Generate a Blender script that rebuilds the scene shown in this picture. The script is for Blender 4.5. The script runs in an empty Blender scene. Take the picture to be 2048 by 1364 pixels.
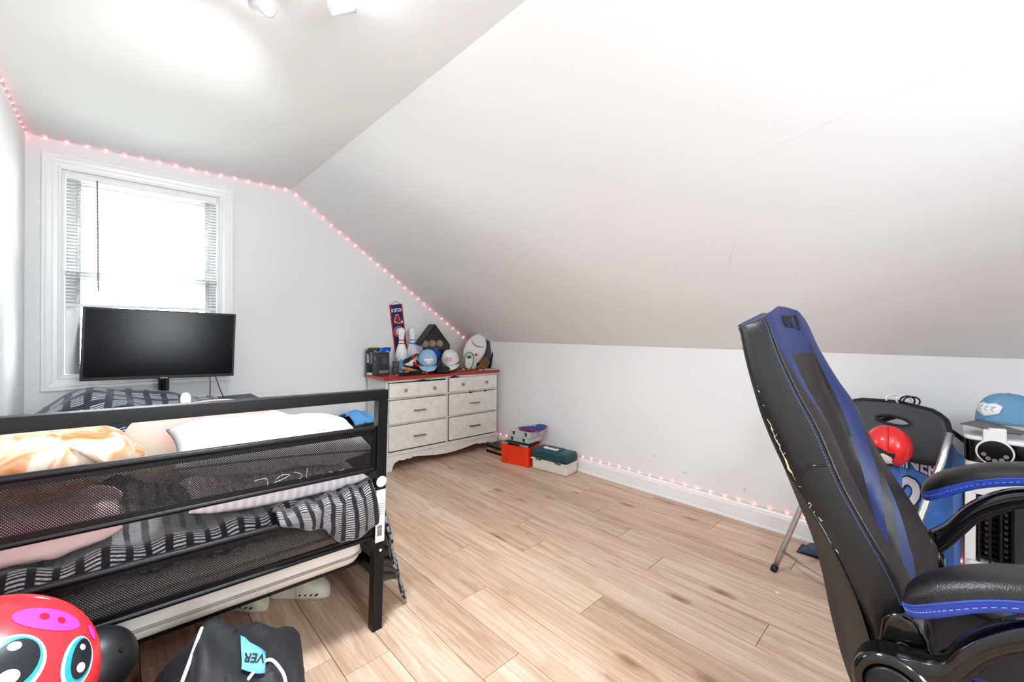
import bpy, bmesh, math, random
from mathutils import Vector, Matrix, Euler, noise

random.seed(7)
scene = bpy.context.scene
COL = scene.collection

# ------------------------------------------------------------------ camera
YAW, ROLL = math.radians(43.37), math.radians(-0.2)
fwd = Vector((math.sin(YAW), math.cos(YAW), 0))
rt0 = Vector((math.cos(YAW), -math.sin(YAW), 0))
ZUP = Vector((0, 0, 1))
rt = rt0 * math.cos(ROLL) - ZUP * math.sin(ROLL)
upv = ZUP * math.cos(ROLL) + rt0 * math.sin(ROLL)
cam_data = bpy.data.cameras.new('camera')
cam_data.sensor_width = 36.0
cam_data.lens = 832.0 / 2048 * 36.0
cam_data.shift_y = -21.0 / 2048
cam_data.clip_start = 0.02
cam = bpy.data.objects.new('camera', cam_data)
COL.objects.link(cam)
cam.matrix_world = Matrix(((rt.x, upv.x, -fwd.x, 0), (rt.y, upv.y, -fwd.y, 0), (rt.z, upv.z, -fwd.z, 1.2), (0, 0, 0, 1)))
scene.camera = cam

# ------------------------------------------------------------------ world, lights, exposure
world = bpy.data.worlds.new('overcast_sky')
scene.world = world
world.use_nodes = True
bg = world.node_tree.nodes['Background']
bg.inputs['Color'].default_value = (0.87, 0.945, 1.0, 1)
bg.inputs['Strength'].default_value = 26.0
scene.view_settings.view_transform = 'Standard'
scene.view_settings.look = 'None'
scene.view_settings.exposure = 0.17
scene.view_settings.gamma = 1.0
scene.view_settings.use_curve_mapping = False

# room dimensions (metres)
XL, XR, YB, YE = -0.405, 2.875, -1.80, 3.75
ZC, XC, ZK = 2.357, 1.033, 1.082          # ceiling height, crease, knee wall height
WX0, WX1, WZ0, WZ1 = -0.258, 0.542, 0.905, 2.18   # end window opening


def lamp_light(name, kind, loc, energy, color=(1, 1, 1), size=0.1, rot=None, size_y=None, portal=False):
    L = bpy.data.lights.new(name, kind)
    L.energy = energy
    L.color = color
    if kind == 'AREA':
        L.size = size
        if size_y:
            L.shape = 'RECTANGLE'
            L.size_y = size_y
        if portal:
            L.cycles.is_portal = True
    else:
        L.shadow_soft_size = size
    o = bpy.data.objects.new(name, L)
    COL.objects.link(o)
    o.location = loc
    if rot:
        o.rotation_euler = rot
    return o


# sampling portals in the end window and the added back window (they only guide the sky light)
lamp_light('window_portal', 'AREA', ((WX0 + WX1) / 2, YE + 0.10, (WZ0 + WZ1) / 2), 1, size=WX1 - WX0, size_y=WZ1 - WZ0, rot=(math.radians(-90), 0, 0), portal=True)
lamp_light('window_portal', 'AREA', (0.55, YB - 0.10, 1.5), 1, size=0.9, size_y=1.3, rot=(math.radians(90), 0, 0), portal=True)
LAMP_A = (0.40, 1.46)       # ceiling fixture just above the picture
FILL_B = (0.45, -0.75)      # added fill lamp, unseen behind the photographer
lamp_light('lamp_and_fill_glow', 'AREA', (LAMP_A[0] + 0.03, LAMP_A[1] - 0.20, 2.30), 28, (0.88, 0.945, 1.0), 0.24).data.spread = math.radians(140)
lamp_light('lamp_and_fill_glow', 'POINT', (FILL_B[0], FILL_B[1], 1.95), 24, (0.90, 0.955, 1.0), 0.16)  # fill light added behind the camera to brighten the room
lamp_light('lamp_and_fill_glow', 'POINT', (LAMP_A[0] + 0.06, LAMP_A[1] - 0.22, 2.22), 1.5, (0.92, 0.965, 1.0), 0.06)
_sp = lamp_light('spot_head_beam', 'SPOT', (LAMP_A[0] - 0.08, LAMP_A[1] + 0.20, 2.08), 16, (0.93, 0.97, 1.0), 0.09)
_sp.data.spot_size = math.radians(92)
_sp.data.spot_blend = 1.0
_sp.rotation_euler = (Vector((-0.10, 3.3, 2.40)) - Vector(_sp.location)).to_track_quat('-Z', 'Y').to_euler()


# ------------------------------------------------------------------ helpers
class MB:
    def __init__(self):
        self.v, self.f, self.m = [], [], []

    def add(self, verts, faces, mi=0):
        b = len(self.v)
        self.v += [Vector(p) for p in verts]
        self.f += [tuple(b + i for i in f) for f in faces]
        self.m += [mi] * len(faces)
        return self

    def box(self, x0, x1, y0, y1, z0, z1, mi=0, M=None):
        p = [Vector(q) for q in ((x0, y0, z0), (x1, y0, z0), (x1, y1, z0), (x0, y1, z0), (x0, y0, z1), (x1, y0, z1), (x1, y1, z1), (x0, y1, z1))]
        if M:
            p = [M @ q for q in p]
        return self.add(p, [(0, 3, 2, 1), (4, 5, 6, 7), (0, 1, 5, 4), (1, 2, 6, 5), (2, 3, 7, 6), (3, 0, 4, 7)], mi)

    def tube(self, pts, r, n=8, closed=False, mi=0, flat=1.0):
        pts = [Vector(p) for p in pts]
        N = len(pts)
        rings = []
        ref = None
        for i, p in enumerate(pts):
            if closed:
                t = pts[(i + 1) % N] - pts[i - 1]
            else:
                t = pts[min(i + 1, N - 1)] - pts[max(i - 1, 0)]
            t.normalize()
            if ref is None:
                ref = Vector((0, 0, 1)) if abs(t.z) < 0.9 else Vector((1, 0, 0))
            a = ref - t * ref.dot(t)
            if a.length < 1e-5:
                a = t.orthogonal()
            a.normalize()
            ref = a
            b = t.cross(a)
            rr = r[i] if isinstance(r, (list, tuple)) else r
            rings.append([p + a * (rr * flat * math.cos(2 * math.pi * k / n)) + b * (rr * math.sin(2 * math.pi * k / n)) for k in range(n)])
        vs = [q for ring in rings for q in ring]
        fs = []
        M = N if closed else N - 1
        for i in range(M):
            for k in range(n):
                j = (i + 1) % N
                fs.append((i * n + k, i * n + (k + 1) % n, j * n + (k + 1) % n, j * n + k))
        if not closed:
            fs.append(tuple(range(n - 1, -1, -1)))
            fs.append(tuple((N - 1) * n + k for k in range(n)))
        return self.add(vs, fs, mi)

    def lathe(self, prof, n=24, M=None, mi=0, c=(0, 0, 0)):
        c = Vector(c)
        vs = []
        for (r, z) in prof:
            for k in range(n):
                a = 2 * math.pi * k / n
                q = Vector((r * math.cos(a), r * math.sin(a), z)) + c
                vs.append(M @ q if M else q)
        fs = []
        for i in range(len(prof) - 1):
            for k in range(n):
                fs.append((i * n + k, i * n + (k + 1) % n, (i + 1) * n + (k + 1) % n, (i + 1) * n + k))
        if prof[0][0] > 1e-6:
            fs.append(tuple(range(n - 1, -1, -1)))
        if prof[-1][0] > 1e-6:
            fs.append(tuple((len(prof) - 1) * n + k for k in range(n)))
        return self.add(vs, fs, mi)

    def ell(self, c, rx, ry, rz, n=24, m=14, M=None, mi=0, p=1.0):
        def sg(x):
            return math.copysign(abs(x) ** p, x)
        vs, fs = [], []
        c = Vector(c)
        for i in range(m + 1):
            ph = -math.pi / 2 + math.pi * i / m
            for k in range(n):
                a = 2 * math.pi * k / n
                q = Vector((rx * sg(math.cos(ph)) * sg(math.cos(a)), ry * sg(math.cos(ph)) * sg(math.sin(a)), rz * sg(math.sin(ph))))
                if M:
                    q = M @ q
                vs.append(q + c)
        for i in range(m):
            for k in range(n):
                fs.append((i * n + k, i * n + (k + 1) % n, (i + 1) * n + (k + 1) % n, (i + 1) * n + k))
        return self.add(vs, fs, mi)

    def grid(self, fn, nu, nv, mi=0, closed_u=False):
        vs = [fn(i / (nu if closed_u else nu), j / nv) for j in range(nv + 1) for i in range(nu + (0 if closed_u else 1))]
        w = nu if closed_u else nu + 1
        fs = []
        for j in range(nv):
            for i in range(nu):
                i2 = (i + 1) % w
                fs.append((j * w + i, j * w + i2, (j + 1) * w + i2, (j + 1) * w + i))
        return self.add(vs, fs, mi)

    def prism(self, poly, d0, d1, M=None, mi=0):
        """poly in local xz plane, extruded along y from d0 to d1"""
        n = len(poly)
        vs = [Vector((x, d0, z)) for x, z in poly] + [Vector((x, d1, z)) for x, z in poly]
        if M:
            vs = [M @ q for q in vs]
        fs = [tuple(range(n)), tuple(range(2 * n - 1, n - 1, -1))]
        for i in range(n):
            j = (i + 1) % n
            fs.append((i, i + n, j + n, j))
        return self.add(vs, fs, mi)

    def xf(self, M):
        self.v = [M @ q for q in self.v]
        return self


def obj(name, mb, mats, parent=None, smooth=False, bevel=0.0, seg=2, sub=0, uv=None, solid=0.0, loc=None):
    me = bpy.data.meshes.new(name)
    me.from_pydata([tuple(q) for q in mb.v], [], mb.f)
    if not isinstance(mats, (list, tuple)):
        mats = [mats]
    for m in mats:
        me.materials.append(m)
    if len(mats) > 1:
        me.polygons.foreach_set('material_index', mb.m)
    bm = bmesh.new()
    bm.from_mesh(me)
    bmesh.ops.remove_doubles(bm, verts=bm.verts, dist=1e-6)
    bmesh.ops.recalc_face_normals(bm, faces=bm.faces)
    bm.to_mesh(me)
    bm.free()
    if smooth:
        me.polygons.foreach_set('use_smooth', [True] * len(me.polygons))
    if uv:
        ly = me.uv_layers.new(name='UVMap')
        for lp in me.loops:
            co = me.vertices[lp.vertex_index].co
            ly.data[lp.index].uv = uv(co)
    me.update()
    o = bpy.data.objects.new(name, me)
    COL.objects.link(o)
    if loc is not None:
        o.location = loc
    if parent:
        o.parent = parent
    if solid:
        s = o.modifiers.new('solid', 'SOLIDIFY')
        s.thickness = solid
        s.offset = 0
    if bevel:
        b = o.modifiers.new('bevel', 'BEVEL')
        b.width = bevel
        b.segments = seg
        b.limit_method = 'ANGLE'
        b.angle_limit = math.radians(35)
        if not smooth:
            w = o.modifiers.new('wn', 'WEIGHTED_NORMAL')
            me.polygons.foreach_set('use_smooth', [True] * len(me.polygons))
            w.keep_sharp = True
    if sub:
        s = o.modifiers.new('sub', 'SUBSURF')
        s.levels = sub
        s.render_levels = sub
    return o


def tag(o, label, cat, group=None, kind=None):
    if label:
        o['label'] = label
    if cat:
        o['category'] = cat
    if group:
        o['group'] = group
    if kind:
        o['kind'] = kind
    return o


def thing(name, label, cat, loc=(0, 0, 0), rz=0.0, group=None, rot=None):
    o = bpy.data.objects.new(name, None)
    o.empty_display_size = 0.05
    COL.objects.link(o)
    o.location = loc
    o.rotation_euler = rot if rot else (0, 0, rz)
    return tag(o, label, cat, group)


def struct(o):
    o['kind'] = 'structure'
    return o


def copy_tree(o, parent=None):
    c = o.copy()
    COL.objects.link(c)
    if parent:
        c.parent = parent
    for ch in list(o.children):
        copy_tree(ch, c)
    return c


def text(name, s, size, mat, parent, M, ext=0.0005, bold=0.0, align='CENTER', sx=1.0):
    cu = bpy.data.curves.new(name, 'FONT')
    cu.body = s
    cu.size = size
    cu.extrude = ext
    cu.offset = bold
    cu.align_x = align
    cu.align_y = 'CENTER'
    cu.resolution_u = 3
    tmp = bpy.data.objects.new(name, cu)
    me = bpy.data.meshes.new_from_object(tmp)
    bpy.data.objects.remove(tmp)
    bpy.data.curves.remove(cu)
    me.transform(M @ Matrix.Scale(sx, 4, (1, 0, 0)))
    me.materials.clear()
    me.materials.append(mat)
    me.name = name
    o = bpy.data.objects.new(name, me)
    COL.objects.link(o)
    if parent:
        o.parent = parent
    return o


def frame(origin, xax, yax):
    """matrix with local x, y axes given; z is their cross product"""
    x = Vector(xax).normalized()
    y = Vector(yax)
    y = (y - x * y.dot(x)).normalized()
    z = x.cross(y)
    return Matrix(((x.x, y.x, z.x, origin[0]), (x.y, y.y, z.y, origin[1]), (x.z, y.z, z.z, origin[2]), (0, 0, 0, 1)))


def lerp_tab(tab, x):
    if x <= tab[0][0]:
        return tab[0][1]
    for (a, b), (c, d) in zip(tab, tab[1:]):
        if x <= c:
            return b + (d - b) * (x - a) / (c - a)
    return tab[-1][1]


def catmull(pts, n=6):
    pts = [Vector(p) for p in pts]
    out = []
    for i in range(len(pts) - 1):
        p0, p1, p2, p3 = pts[max(i - 1, 0)], pts[i], pts[i + 1], pts[min(i + 2, len(pts) - 1)]
        for k in range(n):
            t = k / n
            out.append(0.5 * (2 * p1 + (p2 - p0) * t + (2 * p0 - 5 * p1 + 4 * p2 - p3) * t * t + (3 * p1 - p0 - 3 * p2 + p3) * t ** 3))
    out.append(pts[-1])
    return out


def nz(x, y, z=0.0, s=1.0):
    return noise.noise(Vector((x * s, y * s, z * s)))


# ------------------------------------------------------------------ materials
def lin(c):
    return tuple(((x / 255) / 12.92 if x / 255 <= 0.04045 else ((x / 255 + 0.055) / 1.055) ** 2.4) for x in c)


def mat(name, rgb, rough=0.5, metal=0.0, spec=0.5, bump=0.0, bscale=200.0, var=0.0, vscale=8.0, coat=0.0, emit=None, estr=0.0, alpha=1.0, trans=0.0, sheen=0.0):
    m = bpy.data.materials.new(name)
    m.use_nodes = True
    nt = m.node_tree
    b = nt.nodes['Principled BSDF']
    c = (*lin(rgb), 1)
    b.inputs['Base Color'].default_value = c
    b.inputs['Roughness'].default_value = rough
    b.inputs['Metallic'].default_value = metal
    b.inputs['Specular IOR Level'].default_value = spec
    b.inputs['Coat Weight'].default_value = coat
    b.inputs['Alpha'].default_value = alpha
    b.inputs['Transmission Weight'].default_value = trans
    b.inputs['Sheen Weight'].default_value = sheen
    if emit:
        b.inputs['Emission Color'].default_value = (*emit, 1)
        b.inputs['Emission Strength'].default_value = estr
    tc = nt.nodes.new('ShaderNodeTexCoord')
    if var:
        n = nt.nodes.new('ShaderNodeTexNoise')
        n.inputs['Scale'].default_value = vscale
        n.inputs['Detail'].default_value = 4
        nt.links.new(tc.outputs['Object'], n.inputs['Vector'])
        r = nt.nodes.new('ShaderNodeMapRange')
        r.inputs['From Min'].default_value = 0.3
        r.inputs['From Max'].default_value = 0.7
        r.inputs['To Min'].default_value = 1 - var
        r.inputs['To Max'].default_value = 1 + var * 0.5
        nt.links.new(n.outputs['Fac'], r.inputs['Value'])
        mx = nt.nodes.new('ShaderNodeMix')
        mx.data_type = 'RGBA'
        mx.blend_type = 'MULTIPLY'
        mx.inputs['Factor'].default_value = 1
        mx.inputs['A'].default_value = c
        nt.links.new(r.outputs['Result'], mx.inputs['B'])
        nt.links.new(mx.outputs['Result'], b.inputs['Base Color'])
    if bump:
        n = nt.nodes.new('ShaderNodeTexNoise')
        n.inputs['Scale'].default_value = bscale
        n.inputs['Detail'].default_value = 3
        nt.links.new(tc.outputs['Object'], n.inputs['Vector'])
        bp = nt.nodes.new('ShaderNodeBump')
        bp.inputs['Strength'].default_value = bump
        bp.inputs['Distance'].default_value = 0.002
        nt.links.new(n.outputs['Fac'], bp.inputs['Height'])
        nt.links.new(bp.outputs['Normal'], b.inputs['Normal'])
    return m


def node(nt, t, **kw):
    n = nt.nodes.new(t)
    for k, v in kw.items():
        if k in n.inputs:
            n.inputs[k].default_value = v
        else:
            setattr(n, k, v)
    return n


def ramp(nt, stops, interp='LINEAR'):
    n = nt.nodes.new('ShaderNodeValToRGB')
    n.color_ramp.interpolation = interp
    els = n.color_ramp.elements
    while len(els) < len(stops):
        els.new(0.5)
    for e, (p, c) in zip(els, stops):
        e.position = p
        e.color = (*lin(c), 1)
    return n


M = {}
M['wall'] = mat('wall_paint', (236, 236, 236), 0.75, bump=0.08, bscale=350, spec=0.25)
M['ceiling'] = mat('ceiling_paint', (237, 237, 237), 0.85, bump=0.05, bscale=300, spec=0.2)
M['trim'] = mat('white_gloss_trim', (243, 243, 242), 0.32, spec=0.45)
M['vinyl'] = mat('white_window_vinyl', (244, 245, 246), 0.4)
M['blackmetal'] = mat('black_powder_coat', (9, 9, 12), 0.4, spec=0.3, var=0.25, vscale=14)
M['mesh'] = mat('black_perforated_steel', (14, 14, 16), 0.5, spec=0.3)
M['blackplastic'] = mat('black_plastic', (14, 14, 16), 0.42, spec=0.4)
M['blackgloss'] = mat('black_gloss_plastic', (7, 7, 9), 0.12, spec=0.6)
M['screen'] = mat('dark_screen_glass', (8, 9, 15), 0.18, spec=0.14, bump=0.0)
M['leather'] = mat('black_leather', (13, 13, 15), 0.30, spec=0.55, bump=0.35, bscale=420)
M['leatherd'] = mat('black_vinyl_upholstery', (26, 19, 19), 0.48, spec=0.45, bump=0.15, bscale=300)
M['leatherr'] = mat('grey_black_back_cover', (44, 41, 40), 0.5, spec=0.45)
M['blue'] = mat('royal_blue_leather', (20, 34, 84), 0.5, spec=0.45, bump=0.15, bscale=380)
M['bluelit'] = mat('lit_blue_leather', (42, 70, 168), 0.48, spec=0.45, bump=0.12, bscale=380)  # chair blue lightened in colour toward the flash-lit near arm pad
M['thread'] = mat('blue_thread', (78, 100, 165), 0.7)
M['foam'] = mat('torn_foam', (190, 168, 138), 0.95)
M['chrome'] = mat('silver_tube', (200, 202, 205), 0.28, metal=0.9)
M['steel'] = mat('brushed_nickel', (150, 146, 140), 0.32, metal=0.95)
M['white'] = mat('white_plastic', (240, 240, 240), 0.4)
M['offwhite'] = mat('cream_plastic', (226, 221, 210), 0.5)
M['red'] = mat('red_gloss', (222, 24, 32), 0.25, spec=0.55, coat=0.3)
M['redmat'] = mat('red_matte', (180, 28, 36), 0.6)
M['orange'] = mat('orange_plastic', (238, 56, 20), 0.4)
M['teal'] = mat('dark_teal_plastic', (20, 68, 74), 0.38, bump=0.05, bscale=500)
M['navy'] = mat('navy_cloth', (32, 40, 92), 0.8)
M['grey'] = mat('grey_fabric', (84, 82, 82), 0.95, bump=0.6, bscale=300, var=0.2, vscale=40)
M['silver'] = mat('silver_trim', (196, 196, 196), 0.25, metal=0.8)
# ================================================================== STRUCTURE
def oak_material():
    m = bpy.data.materials.new('light_oak_laminate')
    m.use_nodes = True
    nt = m.node_tree
    b = nt.nodes['Principled BSDF']
    tc = node(nt, 'ShaderNodeTexCoord')
    oi = node(nt, 'ShaderNodeObjectInfo')
    cmb = node(nt, 'ShaderNodeCombineXYZ')
    for k, mul in (('X', 37.0), ('Y', 91.0), ('Z', 13.0)):
        ml = node(nt, 'ShaderNodeMath', operation='MULTIPLY')
        ml.inputs[1].default_value = mul
        nt.links.new(oi.outputs['Random'], ml.inputs[0])
        nt.links.new(ml.outputs[0], cmb.inputs[k])
    add = node(nt, 'ShaderNodeVectorMath', operation='ADD')
    nt.links.new(tc.outputs['Object'], add.inputs[0])
    nt.links.new(cmb.outputs[0], add.inputs[1])
    # broad cathedral grain
    mp1 = node(nt, 'ShaderNodeMapping')
    mp1.inputs['Scale'].default_value = (9, 0.9, 1)
    nt.links.new(add.outputs[0], mp1.inputs['Vector'])
    n1 = node(nt, 'ShaderNodeTexNoise', Scale=1.6, Detail=3.0, Distortion=0.9)
    nt.links.new(mp1.outputs[0], n1.inputs['Vector'])
    ring = node(nt, 'ShaderNodeMath', operation='MULTIPLY')
    ring.inputs[1].default_value = 22.0
    nt.links.new(n1.outputs['Fac'], ring.inputs[0])
    sn = node(nt, 'ShaderNodeMath', operation='SINE')
    nt.links.new(ring.outputs[0], sn.inputs[0])
    # fine fibres
    mp2 = node(nt, 'ShaderNodeMapping')
    mp2.inputs['Scale'].default_value = (95, 2.6, 1)
    nt.links.new(add.outputs[0], mp2.inputs['Vector'])
    n2 = node(nt, 'ShaderNodeTexNoise', Scale=1.0, Detail=4.0)
    nt.links.new(mp2.outputs[0], n2.inputs['Vector'])
    # streaks
    mp3 = node(nt, 'ShaderNodeMapping')
    mp3.inputs['Scale'].default_value = (16, 0.8, 1)
    nt.links.new(add.outputs[0], mp3.inputs['Vector'])
    n3 = node(nt, 'ShaderNodeTexNoise', Scale=1.3, Detail=4.0, Roughness=0.6)
    nt.links.new(mp3.outputs[0], n3.inputs['Vector'])
    r3 = ramp(nt, [(0.3, (202, 172, 150)), (0.5, (222, 196, 174)), (0.7, (232, 209, 190))])
    nt.links.new(n3.outputs['Fac'], r3.inputs['Fac'])
    r2 = ramp(nt, [(0.35, (205, 196, 188)), (0.62, (255, 255, 255))])
    nt.links.new(n2.outputs['Fac'], r2.inputs['Fac'])
    mx = node(nt, 'ShaderNodeMix', data_type='RGBA', blend_type='MULTIPLY')
    mx.inputs['Factor'].default_value = 0.45
    nt.links.new(r3.outputs[0], mx.inputs['A'])
    nt.links.new(r2.outputs[0], mx.inputs['B'])
    r1 = ramp(nt, [(0.0, (226, 214, 204)), (0.45, (255, 255, 255))])
    mr = node(nt, 'ShaderNodeMapRange')
    mr.inputs['From Min'].default_value = -1
    nt.links.new(sn.outputs[0], mr.inputs['Value'])
    nt.links.new(mr.outputs[0], r1.inputs['Fac'])
    mx2 = node(nt, 'ShaderNodeMix', data_type='RGBA', blend_type='MULTIPLY')
    mx2.inputs['Factor'].default_value = 0.5
    nt.links.new(mx.outputs['Result'], mx2.inputs['A'])
    nt.links.new(r1.outputs[0], mx2.inputs['B'])
    # knots
    mp4 = node(nt, 'ShaderNodeMapping')
    mp4.inputs['Scale'].default_value = (6.0, 2.3, 1)
    nt.links.new(add.outputs[0], mp4.inputs['Vector'])
    vo = node(nt, 'ShaderNodeTexVoronoi', Scale=1.0, Randomness=1.0)
    nt.links.new(mp4.outputs[0], vo.inputs['Vector'])
    nd = node(nt, 'ShaderNodeTexNoise', Scale=45.0, Detail=2.0)
    nt.links.new(add.outputs[0], nd.inputs['Vector'])
    ad = node(nt, 'ShaderNodeMath', operation='MULTIPLY_ADD')
    ad.inputs[1].default_value = 0.07
    nt.links.new(nd.outputs['Fac'], ad.inputs[0])
    nt.links.new(vo.outputs['Distance'], ad.inputs[2])
    rk = ramp(nt, [(0.07, (132, 96, 76)), (0.13, (206, 186, 170)), (0.22, (255, 255, 255))])
    nt.links.new(ad.outputs[0], rk.inputs['Fac'])
    mx3 = node(nt, 'ShaderNodeMix', data_type='RGBA', blend_type='MULTIPLY')
    mx3.inputs['Factor'].default_value = 0.85
    nt.links.new(mx2.outputs['Result'], mx3.inputs['A'])
    nt.links.new(rk.outputs[0], mx3.inputs['B'])
    # plank to plank tone
    tone = ramp(nt, [(0.0, (226, 216, 208)), (0.5, (244, 238, 232)), (1.0, (255, 253, 250))])
    nt.links.new(oi.outputs['Random'], tone.inputs['Fac'])
    mx4 = node(nt, 'ShaderNodeMix', data_type='RGBA', blend_type='MULTIPLY')
    mx4.inputs['Factor'].default_value = 1.0
    nt.links.new(mx3.outputs['Result'], mx4.inputs['A'])
    nt.links.new(tone.outputs[0], mx4.inputs['B'])
    nt.links.new(mx4.outputs['Result'], b.inputs['Base Color'])
    b.inputs['Roughness'].default_value = 0.42
    b.inputs['Specular IOR Level'].default_value = 0.4
    bp = node(nt, 'ShaderNodeBump', Strength=0.08, Distance=0.001)
    nt.links.new(n2.outputs['Fac'], bp.inputs['Height'])
    nt.links.new(bp.outputs[0], b.inputs['Normal'])
    return m


M['oak'] = oak_material()
M['joint'] = mat('dark_floor_joint', (120, 92, 72), 0.9)

floor = struct(obj('floor', MB().box(XL - 0.1, XR + 0.1, YB - 0.1, YE + 0.1, -0.12, -0.012), M['joint']))
joints = {-2: 1.445, -1: 1.645, 0: 1.105, 1: 1.497, 2: 1.848, 3: 1.082, 4: 1.60, 5: 1.845, 6: 1.05, 7: 1.336, 8: 1.624, 9: 1.89}
PW, PL = 0.171, 1.332
for k in range(-8, 12):
    x0, x1 = 0.913 + PW * k, 0.913 + PW * (k + 1)
    x0, x1 = max(x0, XL), min(x1, XR)
    if x1 - x0 < 0.01:
        continue
    j0 = joints.get(k, 0.3 + ((k * 0.47) % 1.332))
    y = j0 - PL * math.ceil((j0 - YB) / PL)
    while y < YE:
        a, b2 = max(y, YB), min(y + PL, YE)
        if b2 - a > 0.02:
            g = 0.0009
            o = obj('plank', MB().box(x0 + g - (x0 + x1) / 2, x1 - g - (x0 + x1) / 2, a + g - (a + b2) / 2, b2 - g - (a + b2) / 2, -0.012, 0.0), M['oak'], floor, bevel=0.0012, seg=1)
            o.location = ((x0 + x1) / 2, (a + b2) / 2, random.uniform(-0.0002, 0.0002))
        y += PL

T = 0.14


def gable(name, y0, y1, wx0, wx1, wz0, wz1):
    mb = MB()
    mb.box(XL - T, wx0, y0, y1, -0.012, ZC)
    mb.box(wx0, wx1, y0, y1, -0.012, wz0)
    mb.box(wx0, wx1, y0, y1, wz1, ZC)
    mb.box(wx1, XC, y0, y1, -0.012, ZC)
    mb.prism([(XC, -0.012), (XR, -0.012), (XR, ZK), (XC, ZC)], y0, y1)
    return struct(obj(name, mb, M['wall']))


gable('wall_end', YE, YE + T, WX0, WX1, WZ0, WZ1)
W2 = (0.10, 1.0, 0.85, 2.15)
gable('wall_back', YB - T, YB, *W2)
struct(obj('wall_left', MB().box(XL - T, XL, YB, YE, -0.012, ZC), M['wall']))
struct(obj('wall_right', MB().box(XR, XR + T, YB - T, YE + T, -0.012, ZK), M['wall']))
sl = Vector((XR - XC, 0, ZK - ZC))
nrm = Vector((-sl.z, 0, sl.x)).normalized() * 0.12
struct(obj('wall_slope', MB().prism([(XC, ZC), (XR, ZK), (XR + T, ZK), (XR + T, ZK + 0.05), (XR + nrm.x, ZK + nrm.z), (XC + nrm.x, ZC + nrm.z)], YB - T, YE + T), M['wall']))
struct(obj('ceiling', MB().box(XL - T, XC + 0.075, YB - T, YE + T, ZC, ZC + 0.12), M['ceiling']))


def baseboard(name, along, p0, p1, face, sgn, skip=None):
    """profile extruded along x or y, face = wall coordinate, sgn = direction into the room"""
    prof = [(0, 0), (0.019, 0), (0.019, 0.012), (0.015, 0.016), (0.015, 0.088), (0.012, 0.096), (0.011, 0.104), (0.005, 0.113), (0.004, 0.118), (0, 0.118)]
    mb = MB()
    n = len(prof)
    vs = []
    for p in (p0, p1):
        for (d, z) in prof:
            q = face + sgn * d
            vs.append((q, p, z) if along == 'y' else (p, q, z))
    fs = [tuple(range(n)), tuple(range(2 * n - 1, n - 1, -1))] + [(i, (i + 1) % n, (i + 1) % n + n, i + n) for i in range(n)]
    mb.add(vs, fs)
    return struct(obj(name, mb, M['trim']))


baseboard('baseboard_right', 'y', YB, YE, XR, -1)
baseboard('baseboard_end', 'x', XL, XR - 0.02, YE, -1)
baseboard('baseboard_left', 'y', YB, YE - 0.02, XL, 1)
baseboard('baseboard_back', 'x', XL + 0.02, XR - 0.02, YB, 1)


# ---- faint scuffs and hairline cracks in the paint (part of the slope and knee wall)
M['scuff'] = mat('paint_scuff', (216, 216, 218), 0.9)
_wr, _ws = bpy.data.objects['wall_right'], bpy.data.objects['wall_slope']


def on_slope(y, t):
    return Vector((XC + (XR - XC) * t, y, ZC + (ZK - ZC) * t)) + Vector((-0.57, 0, -0.82)) * 0.0006


for pts in ([(2.30, 0.44), (1.9, 0.43), (1.45, 0.435), (1.0, 0.41)], [(0.62, 0.40), (0.40, 0.375), (0.1, 0.35), (-0.2, 0.33)], [(0.80, 0.68), (0.68, 0.56), (0.55, 0.50), (0.45, 0.49)], [(0.38, 0.52), (0.30, 0.53), (0.20, 0.57)]):
    obj('hairline_crack', MB().tube(catmull([on_slope(*q) for q in pts], 5), 0.0004, 4), M['scuff'], _ws)
for (y, z, a, b2) in ((1.50, 0.28, 0.018, 0.006), (1.28, 0.21, 0.022, 0.008), (0.90, 0.20, 0.008, 0.012), (1.02, 0.145, 0.01, 0.004), (0.62, 0.80, 0.004, 0.004), (2.6, 0.95, 0.004, 0.004)):
    obj('scuff_mark', MB().ell((XR - 0.0002, y, z), 0.0006, a, b2, 10, 6), M['scuff'], _wr)

# ---- window
def rect_loop(mb, x0, x1, z0, z1, prof, ysgn, y):
    """mitred frame around an opening: prof = (outward offset, depth into the room)"""
    n = len(prof)
    vs = []
    for (o, d) in prof:
        yy = y - ysgn * d
        vs += [(x0 - o, yy, z0 - o), (x1 + o, yy, z0 - o), (x1 + o, yy, z1 + o), (x0 - o, yy, z1 + o)]
    fs = []
    for i in range(n - 1):
        for k in range(4):
            fs.append((i * 4 + k, i * 4 + (k + 1) % 4, (i + 1) * 4 + (k + 1) % 4, (i + 1) * 4 + k))
    mb.add(vs, fs)
    return mb


def glass_material():
    m = bpy.data.materials.new('window_glass')
    m.use_nodes = True
    nt = m.node_tree
    nt.nodes.clear()
    out = node(nt, 'ShaderNodeOutputMaterial')
    tr = node(nt, 'ShaderNodeBsdfTransparent')
    gl = node(nt, 'ShaderNodeBsdfGlossy', Roughness=0.02)
    fr = node(nt, 'ShaderNodeFresnel', IOR=1.45)
    mx = node(nt, 'ShaderNodeMixShader')
    nt.links.new(fr.outputs[0], mx.inputs[0])
    nt.links.new(tr.outputs[0], mx.inputs[1])
    nt.links.new(gl.outputs[0], mx.inputs[2])
    nt.links.new(mx.outputs[0], out.inputs[0])
    return m


M['glass'] = glass_material()


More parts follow.
